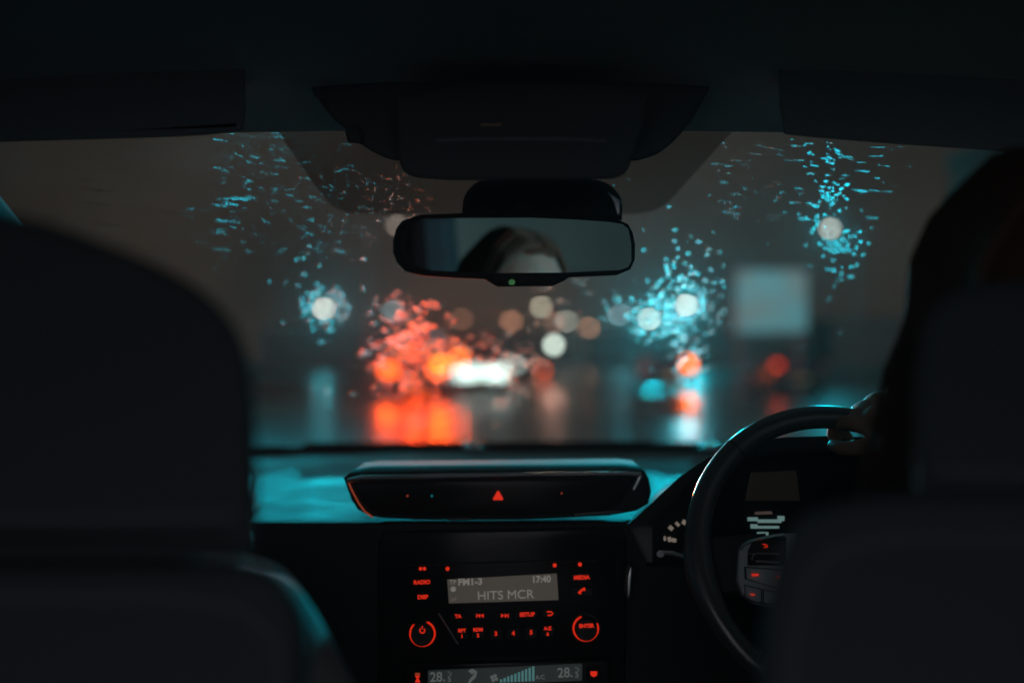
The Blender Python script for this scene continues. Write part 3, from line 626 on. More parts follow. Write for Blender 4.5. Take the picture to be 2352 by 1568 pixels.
def knob(px, py, a0, a1, cen):
    c = P(px, py, DU)
    g = MB(); M = Matrix.Translation(c) @ Matrix.Rotation(R(90), 4, 'X')
    g.lathe([(.0150, 0), (.0148, .012), (.0138, .0145), (.0001, .0150)], ABS, M, 32)
    g.lathe([(.0205, 0), (.0205, .002), (.0150, .002)], GLOSS, M, 32)
    pts = []
    for k in range(33):
        a_ = R(a0 + (a1 - a0) * k / 32); pts.append(c + Vector((math.cos(a_) * .0165, -.004, math.sin(a_) * .0165)))
    g.tube(pts, [.0007] + [.0013] * 31 + [.0007], RED, 6)
    cen(g)
    return part(g, 'knob', None, hu)
KD = DU - .0155
def power(g):
    c = P(970, 1447, KD); g.tube([c + Vector((math.cos(R(a)) * .0032, 0, math.sin(R(a)) * .0032)) for a in range(125, 416, 20)], .0009, RED, 6); g.box(c + Vector((0, 0, .004)), (.0012, .001, .004), RED)
knob(971, 1452, 132, 430, power)['label'] = 'left knob with a red broken ring and power symbol'
def enter(g): g.text('ENTER', 1347, 1436, KD, .0046, RED, -RO, bold=.0003)
knob(1345, 1440, 110, 385, enter)['label'] = 'right knob with a red broken ring and ENTER'

# --- climate panel
DC = 1.325
g = MB(); g.pxp([(930, 1525), (1400, 1512), (1402, 1680), (930, 1680)], DC, .03, GLOSS, .004); cp = part(g, 'climate_panel')
g = MB(); D3 = DC - .003
g.prism([P(983, 1540, D3), P(1337, 1524, D3), P(1337, 1562, D3), P(983, 1578, D3)], (0, .004, 0), LCD2)
D4 = D3 - .001
def seg285(px, py):
    g.text('28.', px - 8, py, D4, .0125, LCDT2, -2.5, sx=.95, bold=.0002); g.text('5', px + 19, py + 5, D4, .0075, LCDT2, -2.5); g.text('°c', px + 20, py - 8, D4, .005, LCDT2, -2.5)
seg285(1013, 1553); seg285(1306, 1543)
# seat airflow figure
g.tube([P(1077, 1541, D4), P(1085, 1538, D4), P(1093, 1543, D4), P(1090, 1552, D4), P(1080, 1562, D4), P(1076, 1572, D4)], [.0015, .002, .002, .0024, .002, .0014], LCDT2, 6)
g.disc(P(1084, 1544, D4), .0018, (0, -1, 0), LCDT2, .0004, 12)
for k in range(4):
    a_ = R(90 * k + 25); g.disc(P(1135 + math.cos(a_) * 5.5, 1556 + math.sin(a_) * 5.5, D4), .0024, (0, -1, 0), LCDT2, .0004, 10)
for k in range(10):
    hh = .004 + .0017 * k; pb = P(1151 + k * 8.2, 1566 - k * .35, D4); g.box((pb.x, D4, pb.z + hh / 2), (.003, .0006, hh), LCDT3)
g.text('A/C', 1241, 1554, D4, .0055, LCDT2, -2.5)
part(g, 'climate_display', 'dim climate display reading 28.5 degrees at both ends with fan bars and A/C', cp, smooth=False)
g = MB(); pc = P(958, 1556, DC - .002); g.box(pc, (.018, .004, .026), GLOSS, .001)
D5 = DC - .005
g.box(P(959, 1547, D5), (.0065, .001, .0035), REDDIM, .0005); g.prism([P(953, 1551, D5), P(965, 1551, D5), P(961, 1557, D5), P(965, 1566, D5), P(953, 1566, D5), P(957, 1557, D5)], (0, .001, 0), RED); part(g, 'button', 'red lit screen defrost button at the left of the climate panel', cp, smooth=False)
g = MB(); g.box(P(1364, 1547, DC - .002), (.018, .004, .018), GLOSS, .001)
g.prism([P(1356, 1541, D5), P(1372, 1541, D5), P(1371, 1550, D5), P(1364, 1554, D5), P(1357, 1550, D5)], (0, .001, 0), RED); part(g, 'button', 'red lit defrost button at the right of the climate panel', cp, smooth=False)
g = MB(); g.disc(P(894, 1520, 1.34), .0012, (0, -1, 0), REDDIM, .002, 8); part(g, 'indicator_light', None, dash)
g = MB(); g.pxp([(1440, 1330), (1447, 1300), (1453, 1305), (1450, 1350), (1446, 1378), (1440, 1370)], 1.30, .03, mat('vent_trim', (.4, .45, .45), .3, .8), .002); part(g, 'side_trim', None, dash)

# --- instrument binnacle
hood = [(1440, 1205), (1468, 1182), (1510, 1142), (1560, 1095), (1620, 1054), (1700, 1020), (1790, 1004), (1920, 1000), (2060, 1008), (2200, 1040), (2300, 1100), (2360, 1205)]
g = MB()
inner = [(1500, 1205), (1520, 1182), (1570, 1125), (1650, 1075), (1760, 1046), (1920, 1038), (2060, 1046), (2170, 1080), (2250, 1140), (2290, 1205)]
# hood shell: outer arch in front, swept back, with an inner lip
Nn = 40
def resample(pl, n):
    L = [0]
    for a, b in zip(pl, pl[1:]): L.append(L[-1] + math.hypot(b[0] - a[0], b[1] - a[1]))
    out = []
    for k in range(n + 1):
        s_ = L[-1] * k / n; i = max(j for j in range(len(L)) if L[j] <= s_ + 1e-9); i = min(i, len(pl) - 2); f = (s_ - L[i]) / (L[i + 1] - L[i]); out.append((pl[i][0] + (pl[i + 1][0] - pl[i][0]) * f, pl[i][1] + (pl[i + 1][1] - pl[i][1]) * f))
    return out
ho = resample(hood, Nn); hi = resample(inner, Nn); vs_ = []
for k in range(Nn + 1):
    a = P(*ho[k], 1.335); b_ = P(*hi[k], 1.34)
    bk = Vector((a.x * 1.8 / 1.335 + .06 - .12 * k / Nn, 1.80, min(a.z, .95 - .0) - .01)); vs_ += [bk, (bk * .3 + a * .7) + Vector((0, 0, .004)), a, (a + b_) / 2 + Vector((0, -.004, 0)), b_, Vector((b_.x, 1.365, b_.z - .001))]
g.add(vs_, [(6 * k + j, 6 * k + 6 + j, 6 * k + 7 + j, 6 * k + 1 + j) for k in range(Nn) for j in range(5)], HOOD)
bin_ = part(g, 'instrument_binnacle', None, smooth=True, angle=60)
g = MB(); g.pxp([(1500, 1420)] + inner + [(2290, 1420)], 1.36, .01, GLOSS); part(g, 'instrument_panel', None, bin_)
g = MB(); DG = 1.352
for px, py, l_, an in ((1541, 1212, 17, 48), (1556, 1203, 13, 44), (1572, 1199, 18, 60), (1585, 1192, 11, 70), (1538, 1238, 15, 20), (1548, 1240, 14, 80), (1527, 1236, 7, 0), (1592, 1232, 12, 60), (1650, 1238, 6, 40)):
    dx, dy = math.cos(R(an)) * l_ / 2, math.sin(R(an)) * l_ / 2
    g.tube([P(px - dx * .55, py + dy * .55, DG), P(px + dx * .55, py - dy * .55, DG)], .0034, GAUGE, 6)
part(g, 'gauge', 'left dial with pale marks seen past the steering wheel rim', bin_)
g = MB(); g.tube([P(1518, 1269, 1.345), P(1545, 1270, 1.345), P(1568, 1277, 1.345), P(1600, 1289, 1.345)], .0032, SILVER, 8); g.disc(P(1516, 1272, 1.34), .005, (0, -1, .3), CHROME, .004, 12); part(g, 'gauge_ring', None, bin_)
g = MB(); g.pxp([(1725, 1085), (1830, 1080), (1838, 1150), (1712, 1150)], 1.355, .004, CLUSTD, .001)
g.pxp([(1735, 1176), (1772, 1174), (1775, 1180), (1735, 1181)], DG, .003, mat('cluster_dimtext', (.01, .01, .01), .4, emit=(.05, .035, .03), es=1))
for (a, b, c, dd) in ((1718, 1188, 1741, 1196), (1741, 1193, 1795, 1200), (1787, 1185, 1802, 1196), (1725, 1204, 1740, 1213), (1738, 1208, 1790, 1213), (1740, 1222, 1765, 1229)):
    g.pxp([(a, b), (c, b), (c, dd), (a, dd)], DG, .003, CLUST)
part(g, 'trip_display', 'dim trip display with two pale rows of characters', bin_, smooth=False)

# --- steering wheel
WC = P(1932, 1266, 1.2); WRd = .173; tilt = R(24)
WM = Matrix.Translation(WC) @ Matrix.Rotation(-tilt, 4, 'X')   # local x right, z up in wheel plane, -y toward the driver
def wl(x, z, y=0): return WM @ Vector((x, y, z))
g = MB(); NR, NS = 96, 16; vs_ = []
for i in range(NR):
    a = 2 * math.pi * i / NR; c_, s_ = math.cos(a), math.sin(a)
    # thumb grips near 10 and 2 o'clock lower ends
    gr = 1 + .28 * math.exp(-((abs((math.degrees(a) + 90) % 360 - 180) - 98) / 13) ** 2)
    fl = 1 - .05 * max(0, -s_ - .8) / .2
    for k in range(NS):
        b_ = 2 * math.pi * k / NS; rr = .0148 * gr; ry = .0140
        # a slight ridge gives the two highlight lines of the photo
        rad = WRd * fl + rr * math.cos(b_); vs_.append(wl(rad * c_, rad * s_, ry * math.sin(b_)))
g.add(vs_, [(i * NS + k, i * NS + (k + 1) % NS, ((i + 1) % NR) * NS + (k + 1) % NS, ((i + 1) % NR) * NS + k) for i in range(NR) for k in range(NS)], LEATHER)
wheel = part(g, 'steering_wheel', None, angle=80)
for an in (132, 48):
    g = MB(); a = R(an); c_, s_ = math.cos(a), math.sin(a)
    g.tube([wl((WRd + .0151 * math.cos(q)) * c_, (WRd + .0151 * math.cos(q)) * s_, .0143 * math.sin(q)) for q in [2 * math.pi * k / 24 for k in range(24)]], .0009, HOOD, 5, closed=True); part(g, 'rim_seam', None, wheel)
g = MB(); g.prism([wl(-.085, -.005), wl(-.07, .006), wl(-.03, .012), wl(.03, .012), wl(.07, .006), wl(.085, -.005), wl(.085, -.03), wl(.06, -.07), wl(.03, -.085), wl(-.03, -.085), wl(-.06, -.07), wl(-.085, -.03)], WM.to_3x3() @ Vector((0, .04, 0)), ABS, .012, 4); part(g, 'airbag_pad', None, wheel)
for s in (-1, 1):
    g = MB(); g.prism([wl(s * .16, .022, .012), wl(s * .085, .026, .008), wl(s * .085, -.040, .008), wl(s * .165, -.052, .012)], WM.to_3x3() @ Vector((0, .02, 0)), ABS, .006); part(g, 'spoke', None, wheel)
g = MB(); g.prism([wl(-.03, -.08, .01), wl(.03, -.08, .01), wl(.04, -.165, .012), wl(-.04, -.165, .012)], WM.to_3x3() @ Vector((0, .018, 0)), ABS, .005); part(g, 'spoke', None, wheel)
# left button cluster (pixel outline laid on the wheel plane)
def wp(px, py, off=-.004):
    dr = P(px, py, 1.0) - Vector((0, 0, CAMZ)); n_ = WM.to_3x3() @ Vector((0, 1, 0)); c0 = WC + n_ * off
    return Vector((0, 0, CAMZ)) + dr * ((c0 - Vector((0, 0, CAMZ))).dot(n_) / dr.dot(n_))
back_v = WM.to_3x3() @ Vector((0, .014, 0))
BTN = mat('button_silver', (.42, .47, .49), .55, .0, bump=(700, .2))
g = MB(); g.prism([wp(1698, 1262), wp(1704, 1248), (wp(1722, 1240)), wp(1775, 1225), wp(1830, 1222), wp(1830, 1392), wp(1775, 1390), wp(1735, 1382), wp(1706, 1362), wp(1694, 1330)], back_v, BTN, .003)
g.tube([wp(1700, 1262, -.006), wp(1706, 1251, -.007), wp(1722, 1243, -.007), wp(1760, 1234, -.007), wp(1800, 1227, -.007)], .0022, CHROME, 8)
pad = part(g, 'button_panel', None, wheel)
def wbtn(ol, m=BTN, lab=None, deco=None, off=-.007):
    g = MB(); vec = WM.to_3x3() @ Vector((0, .004, 0))
    cxp = sum(a for a, b in ol) / len(ol); cyp = sum(b for a, b in ol) / len(ol)
    big = [(cxp + (a - cxp) * 1.12, cyp + (b - cyp) * 1.12) for a, b in ol]
    g.prism([wp(a, b, off + .0015) for a, b in big], vec, HOOD, 0); g.prism([wp(a, b, off) for a, b in ol], vec, m, .0012, 2)
    if deco: deco(g)
    o = part(g, 'wheel_button', lab, wheel)
def d_back(g): g.tube([wp(1752, 1249, -.009), wp(1762, 1251, -.009), wp(1763, 1255, -.009), wp(1755, 1256, -.009)], .0005, RED, 5)
wbtn([(1722, 1262), (1730, 1246), (1750, 1239), (1800, 1234), (1800, 1266), (1722, 1268)], ABS, 'wheel button lit with a small return arrow', d_back)
def d_slot(g):
    g.tube([wp(1727, 1285, -.0085), wp(1730, 1274, -.0085), wp(1738, 1270, -.0085), wp(1790, 1271, -.0085)], .0009, SILVER, 6)
    g.tube([wp(1736, 1288, -.0085), wp(1790, 1291, -.0085)], .0012, SILVER, 6)
wbtn([(1722, 1273), (1800, 1270), (1800, 1296), (1722, 1296)], HOOD, 'dark rocker slot on the wheel panel', d_slot)
def d_prev(g):
    for k in (0, 6): g.prism([wp(1730 + k, 1319, -.009), wp(1735.5 + k, 1316, -.009), wp(1735.5 + k, 1322, -.009)], WM.to_3x3() @ Vector((0, .0008, 0)), RED)
    g.prism([wp(1728, 1315.5, -.009), wp(1729.3, 1315.5, -.009), wp(1729.3, 1323, -.009), wp(1728, 1323, -.009)], WM.to_3x3() @ Vector((0, .0008, 0)), RED)
    g.disc(wp(1786, 1324, -.009), .001, nrm * 0 + Vector((0, -1, 0)), RED, .001, 8)
wbtn([(1714, 1303), (1800, 1309), (1800, 1352), (1740, 1336), (1716, 1328)], BTN, 'silver wheel button lit with a skip back mark', d_prev)
def d_minus(g): g.prism([wp(1724, 1363, -.009), wp(1734, 1364, -.009), wp(1734, 1365.5, -.009), wp(1724, 1364.6, -.009)], WM.to_3x3() @ Vector((0, .0008, 0)), RED)
wbtn([(1712, 1344), (1748, 1353), (1748, 1382), (1728, 1378), (1713, 1368)], BTN, 'silver wheel button lit with a minus sign', d_minus)
wbtn([(1755, 1355), (1800, 1362), (1800, 1386), (1755, 1384)], BTN, 'silver wheel button half hidden by the driver seat')
g = MB(); g.tube([WC + Vector((0, .02, 0)), WC + Vector((0, .30, -.10))], .045, HOOD, 16); part(g, 'steering_column', None, wheel)

# --- seats
g = MB(); g.pad([(-420, 620), (-380, 540), (-300, 500), (-150, 484), (0, 487), (120, 512), (250, 560), (400, 622), (490, 685), (548, 755), (578, 840), (588, 920), (591, 1050), (590, 1240), (575, 1276), (540, 1290), (-380, 1290), (-420, 1240)], .62, .11, CLOTH); hr1 = g
g = MB(); g.pad([(-620, 1330), (-500, 1290), (540, 1284), (600, 1292), (650, 1318), (690, 1365), (712, 1430), (716, 1500), (700, 1640), (700, 2300), (-700, 2300)], .64, .12, CLOTH, rim=True)
seat1 = part(g, 'passenger_seat', 'front passenger seat, a big dark shape at the left')
part(hr1, 'headrest', None, seat1)
g = MB(); g.box((-.37, 1.0, .44), (.5, .55, .16), CLOTH, .04); part(g, 'seat_cushion', None, seat1)
for s in (-1, 1): g = MB(); g.tube([(-.32 + s * .06, .70, .95), (-.32 + s * .06, .70, 1.06)], .007, HOOD, 8); part(g, 'headrest_post', None, seat1)
g = MB(); g.pad([(1720, 2300), (1733, 1640), (1738, 1560), (1750, 1430), (1770, 1330), (1798, 1250), (1840, 1185), (1900, 1156), (1980, 1140), (2060, 1132), (2800, 1132), (3050, 1250), (3080, 2300)], .60, .12, CLOTH)
seat2 = part(g, 'driver_seat', 'driver seat, a big dark shape at the right')
g = MB(); g.pad([(2110, 1165), (2100, 1060), (2102, 900), (2112, 780), (2140, 700), (2200, 655), (2400, 640), (2700, 640), (2850, 665), (2900, 780), (2900, 1060), (2880, 1165)], .66, .10, CLOTH); part(g, 'headrest', None, seat2)
g = MB(); g.box((.40, 1.0, .44), (.5, .5, .16), CLOTH, .04); part(g, 'seat_cushion', None, seat2)
for s in (-1, 1): g = MB(); g.tube([(.40 + s * .06, .71, .98), (.40 + s * .06, .71, 1.1)], .007, HOOD, 8); part(g, 'headrest_post', None, seat2)

SEAM = mat('seat_piping', (.075, .09, .10), .7)
def seam(o, pts, d, r=.0016):
    g = MB(); q = resample(pts, 40); g.tube([P(a + .8 * math.sin(k * 1.7), b + .8 * math.cos(k * 1.3), d) for k, (a, b) in enumerate(q)], r, SEAM, 6); part(g, 'seam', None, o)
hrs = [o for o in C.objects if o.name.startswith('headrest') and not o.name.startswith('headrest_post')]
seam(hrs[0], [(-300, 1180), (100, 1190), (540, 1180)], .617); seam(hrs[1], [(2160, 1080), (2500, 1090), (2860, 1080)], .657)
seam(seat1, [(-450, 1380), (0, 1372), (420, 1372), (560, 1400), (640, 1470), (650, 1640), (640, 2200)], .637)
seam(seat2, [(1800, 2200), (1812, 1640), (1824, 1480), (1856, 1330), (1920, 1260), (2040, 1236), (2700, 1236)], .597)

# ================================================================ PEOPLE
SKIN = mat('skin', (.24, .155, .12), .55, spec=.3); JACK = mat('dark_jacket', (.012, .012, .013), .95, bump=(120, .4)); HAIR = mat('dark_brown_hair', (.055, .028, .018), .6, spec=.2, bump=(300, .3))
LIP = mat('lips', (.35, .13, .11), .45); EYEW = mat('eye_white', (.6, .6, .58), .2); IRIS = mat('iris', (.06, .035, .02), .2); BROW = mat('eyebrow', (.03, .018, .012), .8)
def head_bm(rot, c, jaw=1.0):
    """shaped head: cranium, brow, nose, lips, chin, eye sockets, ears; faces +y before rot"""
    b = bmesh.new(); bmesh.ops.create_uvsphere(b, u_segments=64, v_segments=48, radius=1)
    for v in b.verts:
        x, y, z = v.co; X = x * .076; Y = y * .097; Z = z * .118
        if z < 0: X *= 1 - .30 * (-z) ** 1.3 * jaw; Y = Y * (1 - .12 * (-z)) + .012 * (-z)
        if y < 0: X *= 1.04; Y *= 1.02
        f = max(0, y)
        def gs(x0, z0, sx, sz): return math.exp(-((X - x0) / sx) ** 2 - ((Z - z0) / sz) ** 2)
        if f > .15:
            Y += .021 * gs(0, -.030, .011, .016) + .010 * gs(0, -.008, .008, .020)         # nose
            Y -= .010 * (gs(.030, 0, .017, .012) + gs(-.030, 0, .017, .012))                # sockets
            Y += .005 * gs(0, .020, .045, .010)                                             # brow
            Y += .006 * gs(0, -.058, .020, .008) - .004 * gs(0, -.0585, .02, .0016)         # lips
            Y += .010 * gs(0, -.098, .022, .014)                                            # chin
            Y -= .006 * gs(0, -.076, .025, .007)
        v.co = (X, Y, Z)
    for s in (-1, 1):   # ears
        r = bmesh.ops.create_uvsphere(b, u_segments=16, v_segments=12, radius=1)
        bmesh.ops.scale(b, vec=(.010, .018, .030), verts=r['verts']); bmesh.ops.rotate(b, matrix=Matrix.Rotation(s * R(-20), 3, 'Z'), verts=r['verts']); bmesh.ops.translate(b, vec=(s * .079, -.006, -.008), verts=r['verts'])
    bmesh.ops.transform(b, matrix=Matrix.Translation(c) @ rot.to_4x4(), verts=b.verts)
    return b
def skin_graph(verts, edges, root=0, sub=2):
    me = bpy.data.meshes.new('sk'); me.from_pydata([v[0] for v in verts], edges, [])
    o = bpy.data.objects.new('sk', me); C.objects.link(o)
    md = o.modifiers.new('s', 'SKIN'); md.use_smooth_shade = True
    for i, v in enumerate(verts): sv = me.skin_vertices[0].data[i]; sv.radius = (v[1], v[1] if len(v) < 3 else v[2]); sv.use_root = (i == root)
    o.modifiers.new('d', 'SUBSURF').levels = sub; o.modifiers['d'].render_levels = sub
    dg = bpy.context.evaluated_depsgraph_get(); m2 = bpy.data.meshes.new_from_object(o.evaluated_get(dg))
    bpy.data.objects.remove(o); return m2
def hand(palm0, fwd, side, up, curl, thumb_side, L=1.0):
    """five bent fingers; returns list of (chains) for the skin graph"""
    chains = []
    for k, (off, ln) in enumerate(((-.030, .070), (-.010, .080), (.011, .075), (.030, .060))):
        base = palm0 + fwd * .085 + side * off; pts = [palm0 + fwd * .045 + side * off * .8, base]; ang = 0; p = base
        for j, fr in enumerate((.45, .32, .23)):
            ang += curl * (1.0 + .12 * k) * (.8 if j == 0 else 1); dirv = fwd * math.cos(ang) - up * math.sin(ang); p = p + dirv * ln * fr; pts.append(p)
        chains.append((pts, [.012, .0105, .0092, .0082, .0068]))
    b0 = palm0 + fwd * .02 + side * thumb_side * .022
    chains.append(([b0, b0 + fwd * .03 + side * thumb_side * .028 - up * .008, b0 + fwd * .058 + side * thumb_side * .036 - up * .022, b0 + fwd * .08 + side * thumb_side * .028 - up * .034], [.014, .012, .0105, .008]))
    return chains
def person(name_lab, headc, rot, torso, armR, armL, handR, handL, hairfn, group=None, jacket=None):
    """body = one remeshed surface of head, neck, torso, arms and legs"""
    V = []; E = []
    def add(p, r, r2=None): V.append((Vector(p), r, r2 if r2 else r)); return len(V) - 1
    pel = add(torso[0], .13, .11); ab = add(torso[1], .13, .10); ch = add(torso[2], .13, .10); nk0 = add(torso[3], .062, .062); nk1 = add(headc + rot @ Vector((0, -.02, -.10)), .055, .055)
    hdv = add(headc + rot @ Vector((0, -.01, -.03)), .06, .06)
    E += [(pel, ab), (ab, ch), (ch, nk0), (nk0, nk1), (nk1, hdv)]
    for arm in (armR, armL):
        pr = ch
        for p, r in arm: q = add(p, r); E.append((pr, q)); pr = q
    for s in (-1, 1):
        h = add(Vector(torso[0]) + Vector((s * .10, .04, -.02)), .085); k = add(Vector(torso[0]) + Vector((s * .12, .44, .04)), .062); f = add(Vector(torso[0]) + Vector((s * .12, .60, -.30)), .042)
        E += [(pel, h), (h, k), (k, f)]
    body = skin_graph(V, E, pel)
    bm_ = bmesh.new(); bm_.from_mesh(body)
    hb = head_bm(rot, headc); hm = bpy.data.meshes.new('h'); hb.to_mesh(hm); hb.free(); bm_.from_mesh(hm)
    for hd in (handR, handL):
        if not hd: continue
        wrist, palm0, fwd, side, up, curl, ts = hd
        V = [(wrist, .025, .022), (palm0, .026, .018), (palm0 + fwd * .05, .036, .016), (palm0 + fwd * .082, .036, .014)]; E2 = [(0, 1), (1, 2), (2, 3)]
        m_ = skin_graph(V, E2); bm_.from_mesh(m_)
        for pts, rs in hand(palm0, fwd, side, up, curl, ts):
            m_ = skin_graph([(p, r) for p, r in zip(pts, rs)], [(i, i + 1) for i in range(len(pts) - 1)], 0, 2); bm_.from_mesh(m_)
    me = bpy.data.meshes.new('person'); bm_.to_mesh(me); bm_.free()
    o = bpy.data.objects.new('person', me); C.objects.link(o)
    rm = o.modifiers.new('r', 'REMESH'); rm.mode = 'VOXEL'; rm.voxel_size = .0042; rm.use_smooth_shade = True
    sm = o.modifiers.new('sm', 'SMOOTH'); sm.factor = .5; sm.iterations = 3
    dg = bpy.context.evaluated_depsgraph_get(); fin = bpy.data.meshes.new_from_object(o.evaluated_get(dg)); o.modifiers.clear(); o.data = fin
    fin.materials.clear(); fin.materials.append(SKIN); fin.materials.append(LIP); fin.materials.append(BROW)
    inv = rot.inverted()
    for pl in fin.polygons:
        q = inv @ (Vector(pl.center) - headc); pl.use_smooth = True
        if q.y > .07 and abs(q.z + .058) < .0085 * (1 - (abs(q.x) / .026) ** 2 if abs(q.x) < .026 else 0): pl.material_index = 1
        elif q.y > .05 and abs(abs(q.x) - .032) < .018 and abs(q.z - .021 - .004 * math.cos((abs(q.x) - .032) * 90)) < .0035: pl.material_index = 2
        else: pl.material_index = 0
    tag(o, name_lab, 'person')
    g = MB()
    for s in (-1, 1):
        M = Matrix.Translation(headc + rot @ Vector((s * .031, .0735, -.001))) @ rot.to_4x4() @ Matrix.Rotation(R(-90), 4, 'X')
        g.lathe([(.0001, .0125), (.0045, .0115), (.0055, .0112)], IRIS, M, 16); g.lathe([(.0055, .0112), (.009, .0082), (.012, .002), (.012, -.004)], EYEW, M, 16)
    q = g.build('eyes'); q.parent = o
    # jacket: body points below the neck pushed out
    j = bmesh.new(); j.from_mesh(fin); hands = [h[0] for h in (handR, handL) if h]
    dl = []
    for v in j.verts:
        z_cut = torso[3][2] - .015; hd_ = (v.co - torso[3]).xy.length; keep = v.co.z < z_cut or (hd_ > .066 and v.co.z < z_cut + .05)
        for h in (handR, handL):
            if h and (v.co - h[0]).dot(h[2]) > -.015 and (v.co - h[0]).length < .25: keep = False
        if not keep: dl.append(v)
    bmesh.ops.delete(j, geom=dl, context='VERTS'); j.normal_update()
    off = {v: v.normal.copy() for v in j.verts}
    for v in j.verts: v.co += off[v] * (.012 + .003 * math.sin(v.co.z * 60 + v.co.x * 30))
    jm = bpy.data.meshes.new('jacket'); j.to_mesh(jm); j.free(); jm.materials.clear(); jm.materials.append(jacket or JACK)
    for pl in jm.polygons: pl.material_index = 0; pl.use_smooth = True
    jo = bpy.data.objects.new('jacket', jm); C.objects.link(jo); jo.parent = o
    hairfn(o, headc, rot)
    return o
def hair_cap(headc, rot, g, part_x=0, length=.26, n=420, side_out=.1, seed=1, front=.045, r=.0011):
    """skull cap plus many separate strands falling from a parting"""
    rnd = random.Random(seed)
    b = bmesh.new(); bmesh.ops.create_uvsphere(b, u_segments=40, v_segments=28, radius=1)
    dl = []
    for v in b.verts:
        x, y, z = v.co
        if (y > .30 and z < .62) or z < -.35: dl.append(v)
        v.co = (x * .085, y * .107 - .004, z * .127 - .002)
        v.co += Vector((0, 0, .002)) * math.sin(x * 40)
    bmesh.ops.delete(b, geom=dl, context='VERTS'); bmesh.ops.transform(b, matrix=Matrix.Translation(headc) @ rot.to_4x4(), verts=b.verts); g.bm(b, HAIR)
    for k in range(n):
        s = rnd.choice((-1, 1)); th = rnd.uniform(-.9, 1.0)      # position along the parting, front to back
        y0 = .075 * math.cos(math.pi * (th + 1) / 2.0) if True else 0
        z0 = .127 * math.sqrt(max(0, 1 - (y0 / .11) ** 2)) + .001
        p = [Vector((part_x + s * .002, y0, z0))]
        rr = rnd.uniform(1.0, 1.10)
        for an in (25, 50, 75, 95):
            xx = .088 * rr * math.sin(R(an)); zz = z0 * rr * math.cos(R(an)); yy = y0 * (1 - an / 260) - .012 * an / 95; p.append(Vector((s * xx, yy, zz)))
        x1 = p[-1].x; y1 = p[-1].y; ln = length * rnd.uniform(.7, 1.05)
        for q in (.25, .5, .75, 1.0): p.append(Vector((x1 + s * (.01 * math.sin(q * 5 + k) + side_out * q * rnd.uniform(.2, .5)), y1 + .01 * math.sin(q * 7 + k * 2), p[4].z - ln * q)))
        g.tube([headc + rot @ q for q in p], [r] * (len(p) - 1) + [r * .4], HAIR, 4, cap=False)

# driver -----------------------------------------------------------
hc = Vector((.447, .855, 1.20)); rotd = Euler((R(4), R(5), R(8))).to_matrix()
ang = R(70)
gp = wl(WRd * math.cos(ang), WRd * math.sin(ang), 0)
fw = Vector((-.55, .55, .35)).normalized()
up_ = Vector((-.2, -.55, .75)); up_ = (up_ - fw * up_.dot(fw)).normalized(); sd = fw.cross(up_).normalized()
palm = gp + up_ * .022 - fw * .075
wr = palm - fw * .035 + Vector((.01, 0, -.01))
gl_ = wl(WRd * math.cos(R(200)), WRd * math.sin(R(200)), 0); fwl = Vector((.1, .8, .45)).normalized(); upl = Vector((-.9, 0, .1)); upl = (upl - fwl * upl.dot(fwl)).normalized(); sdl = fwl.cross(upl).normalized()
def hair_d(o, hc, rot):
    g = MB(); hair_cap(hc, rot, g, part_x=-.01, length=.34, n=640, side_out=.07, seed=3); q = g.build('hair', angle=180); q.parent = o
drv = person('person in the driver seat, dark hair, forehead seen in the mirror, hand on the wheel', hc, rotd,
   [Vector((.42, .80, .55)), Vector((.43, .79, .75)), Vector((.44, .82, .90)), Vector((.44, .835, 1.04))],
   [((.52, .83, .985), .058), ((.58, .85, .96), .052), ((.63, .96, .82), .042), (wr.lerp(Vector((.63, .96, .82)), .4), .036), (wr, .026)],
   [((.35, .84, .965), .048), ((.30, .86, .93), .048), ((.30, .96, .76), .040), ((.31, 1.03, .70), .032), ((.32, 1.08, .66), .026)],
   (wr, palm, fw, sd, up_, R(50), -1), None, hair_d)
# passenger -----------------------------------------------------------
hp = Vector((-.335, .90, 1.08)); rotp = Euler((R(0), R(0), R(-35))).to_matrix()
def hair_p(o, hc, rot):
    g = MB(); hair_cap(hc, rot, g, length=.10, n=260, side_out=.02, seed=5); q = g.build('hair', angle=180); q.parent = o
pas = person('person in the front passenger seat, almost hidden by the dark headrest', hp, rotp,
   [Vector((-.36, .82, .52)), Vector((-.36, .82, .72)), Vector((-.35, .84, .88)), Vector((-.31, .87, .94))],
   [((-.205, .83, .925), .056), ((-.168, .82, .85), .054), ((-.16, .82, .68), .050), ((-.20, 1.08, .64), .034), ((-.24, 1.14, .64), .026)],
   [((-.48, .85, .93), .055), ((-.53, .87, .90), .052), ((-.55, .95, .72), .045), ((-.48, 1.10, .64), .034), ((-.45, 1.14, .64), .026)],
   None, None, hair_p, jacket=mat('grey_jacket', (.16, .17, .175), .7, bump=(120, .4)))

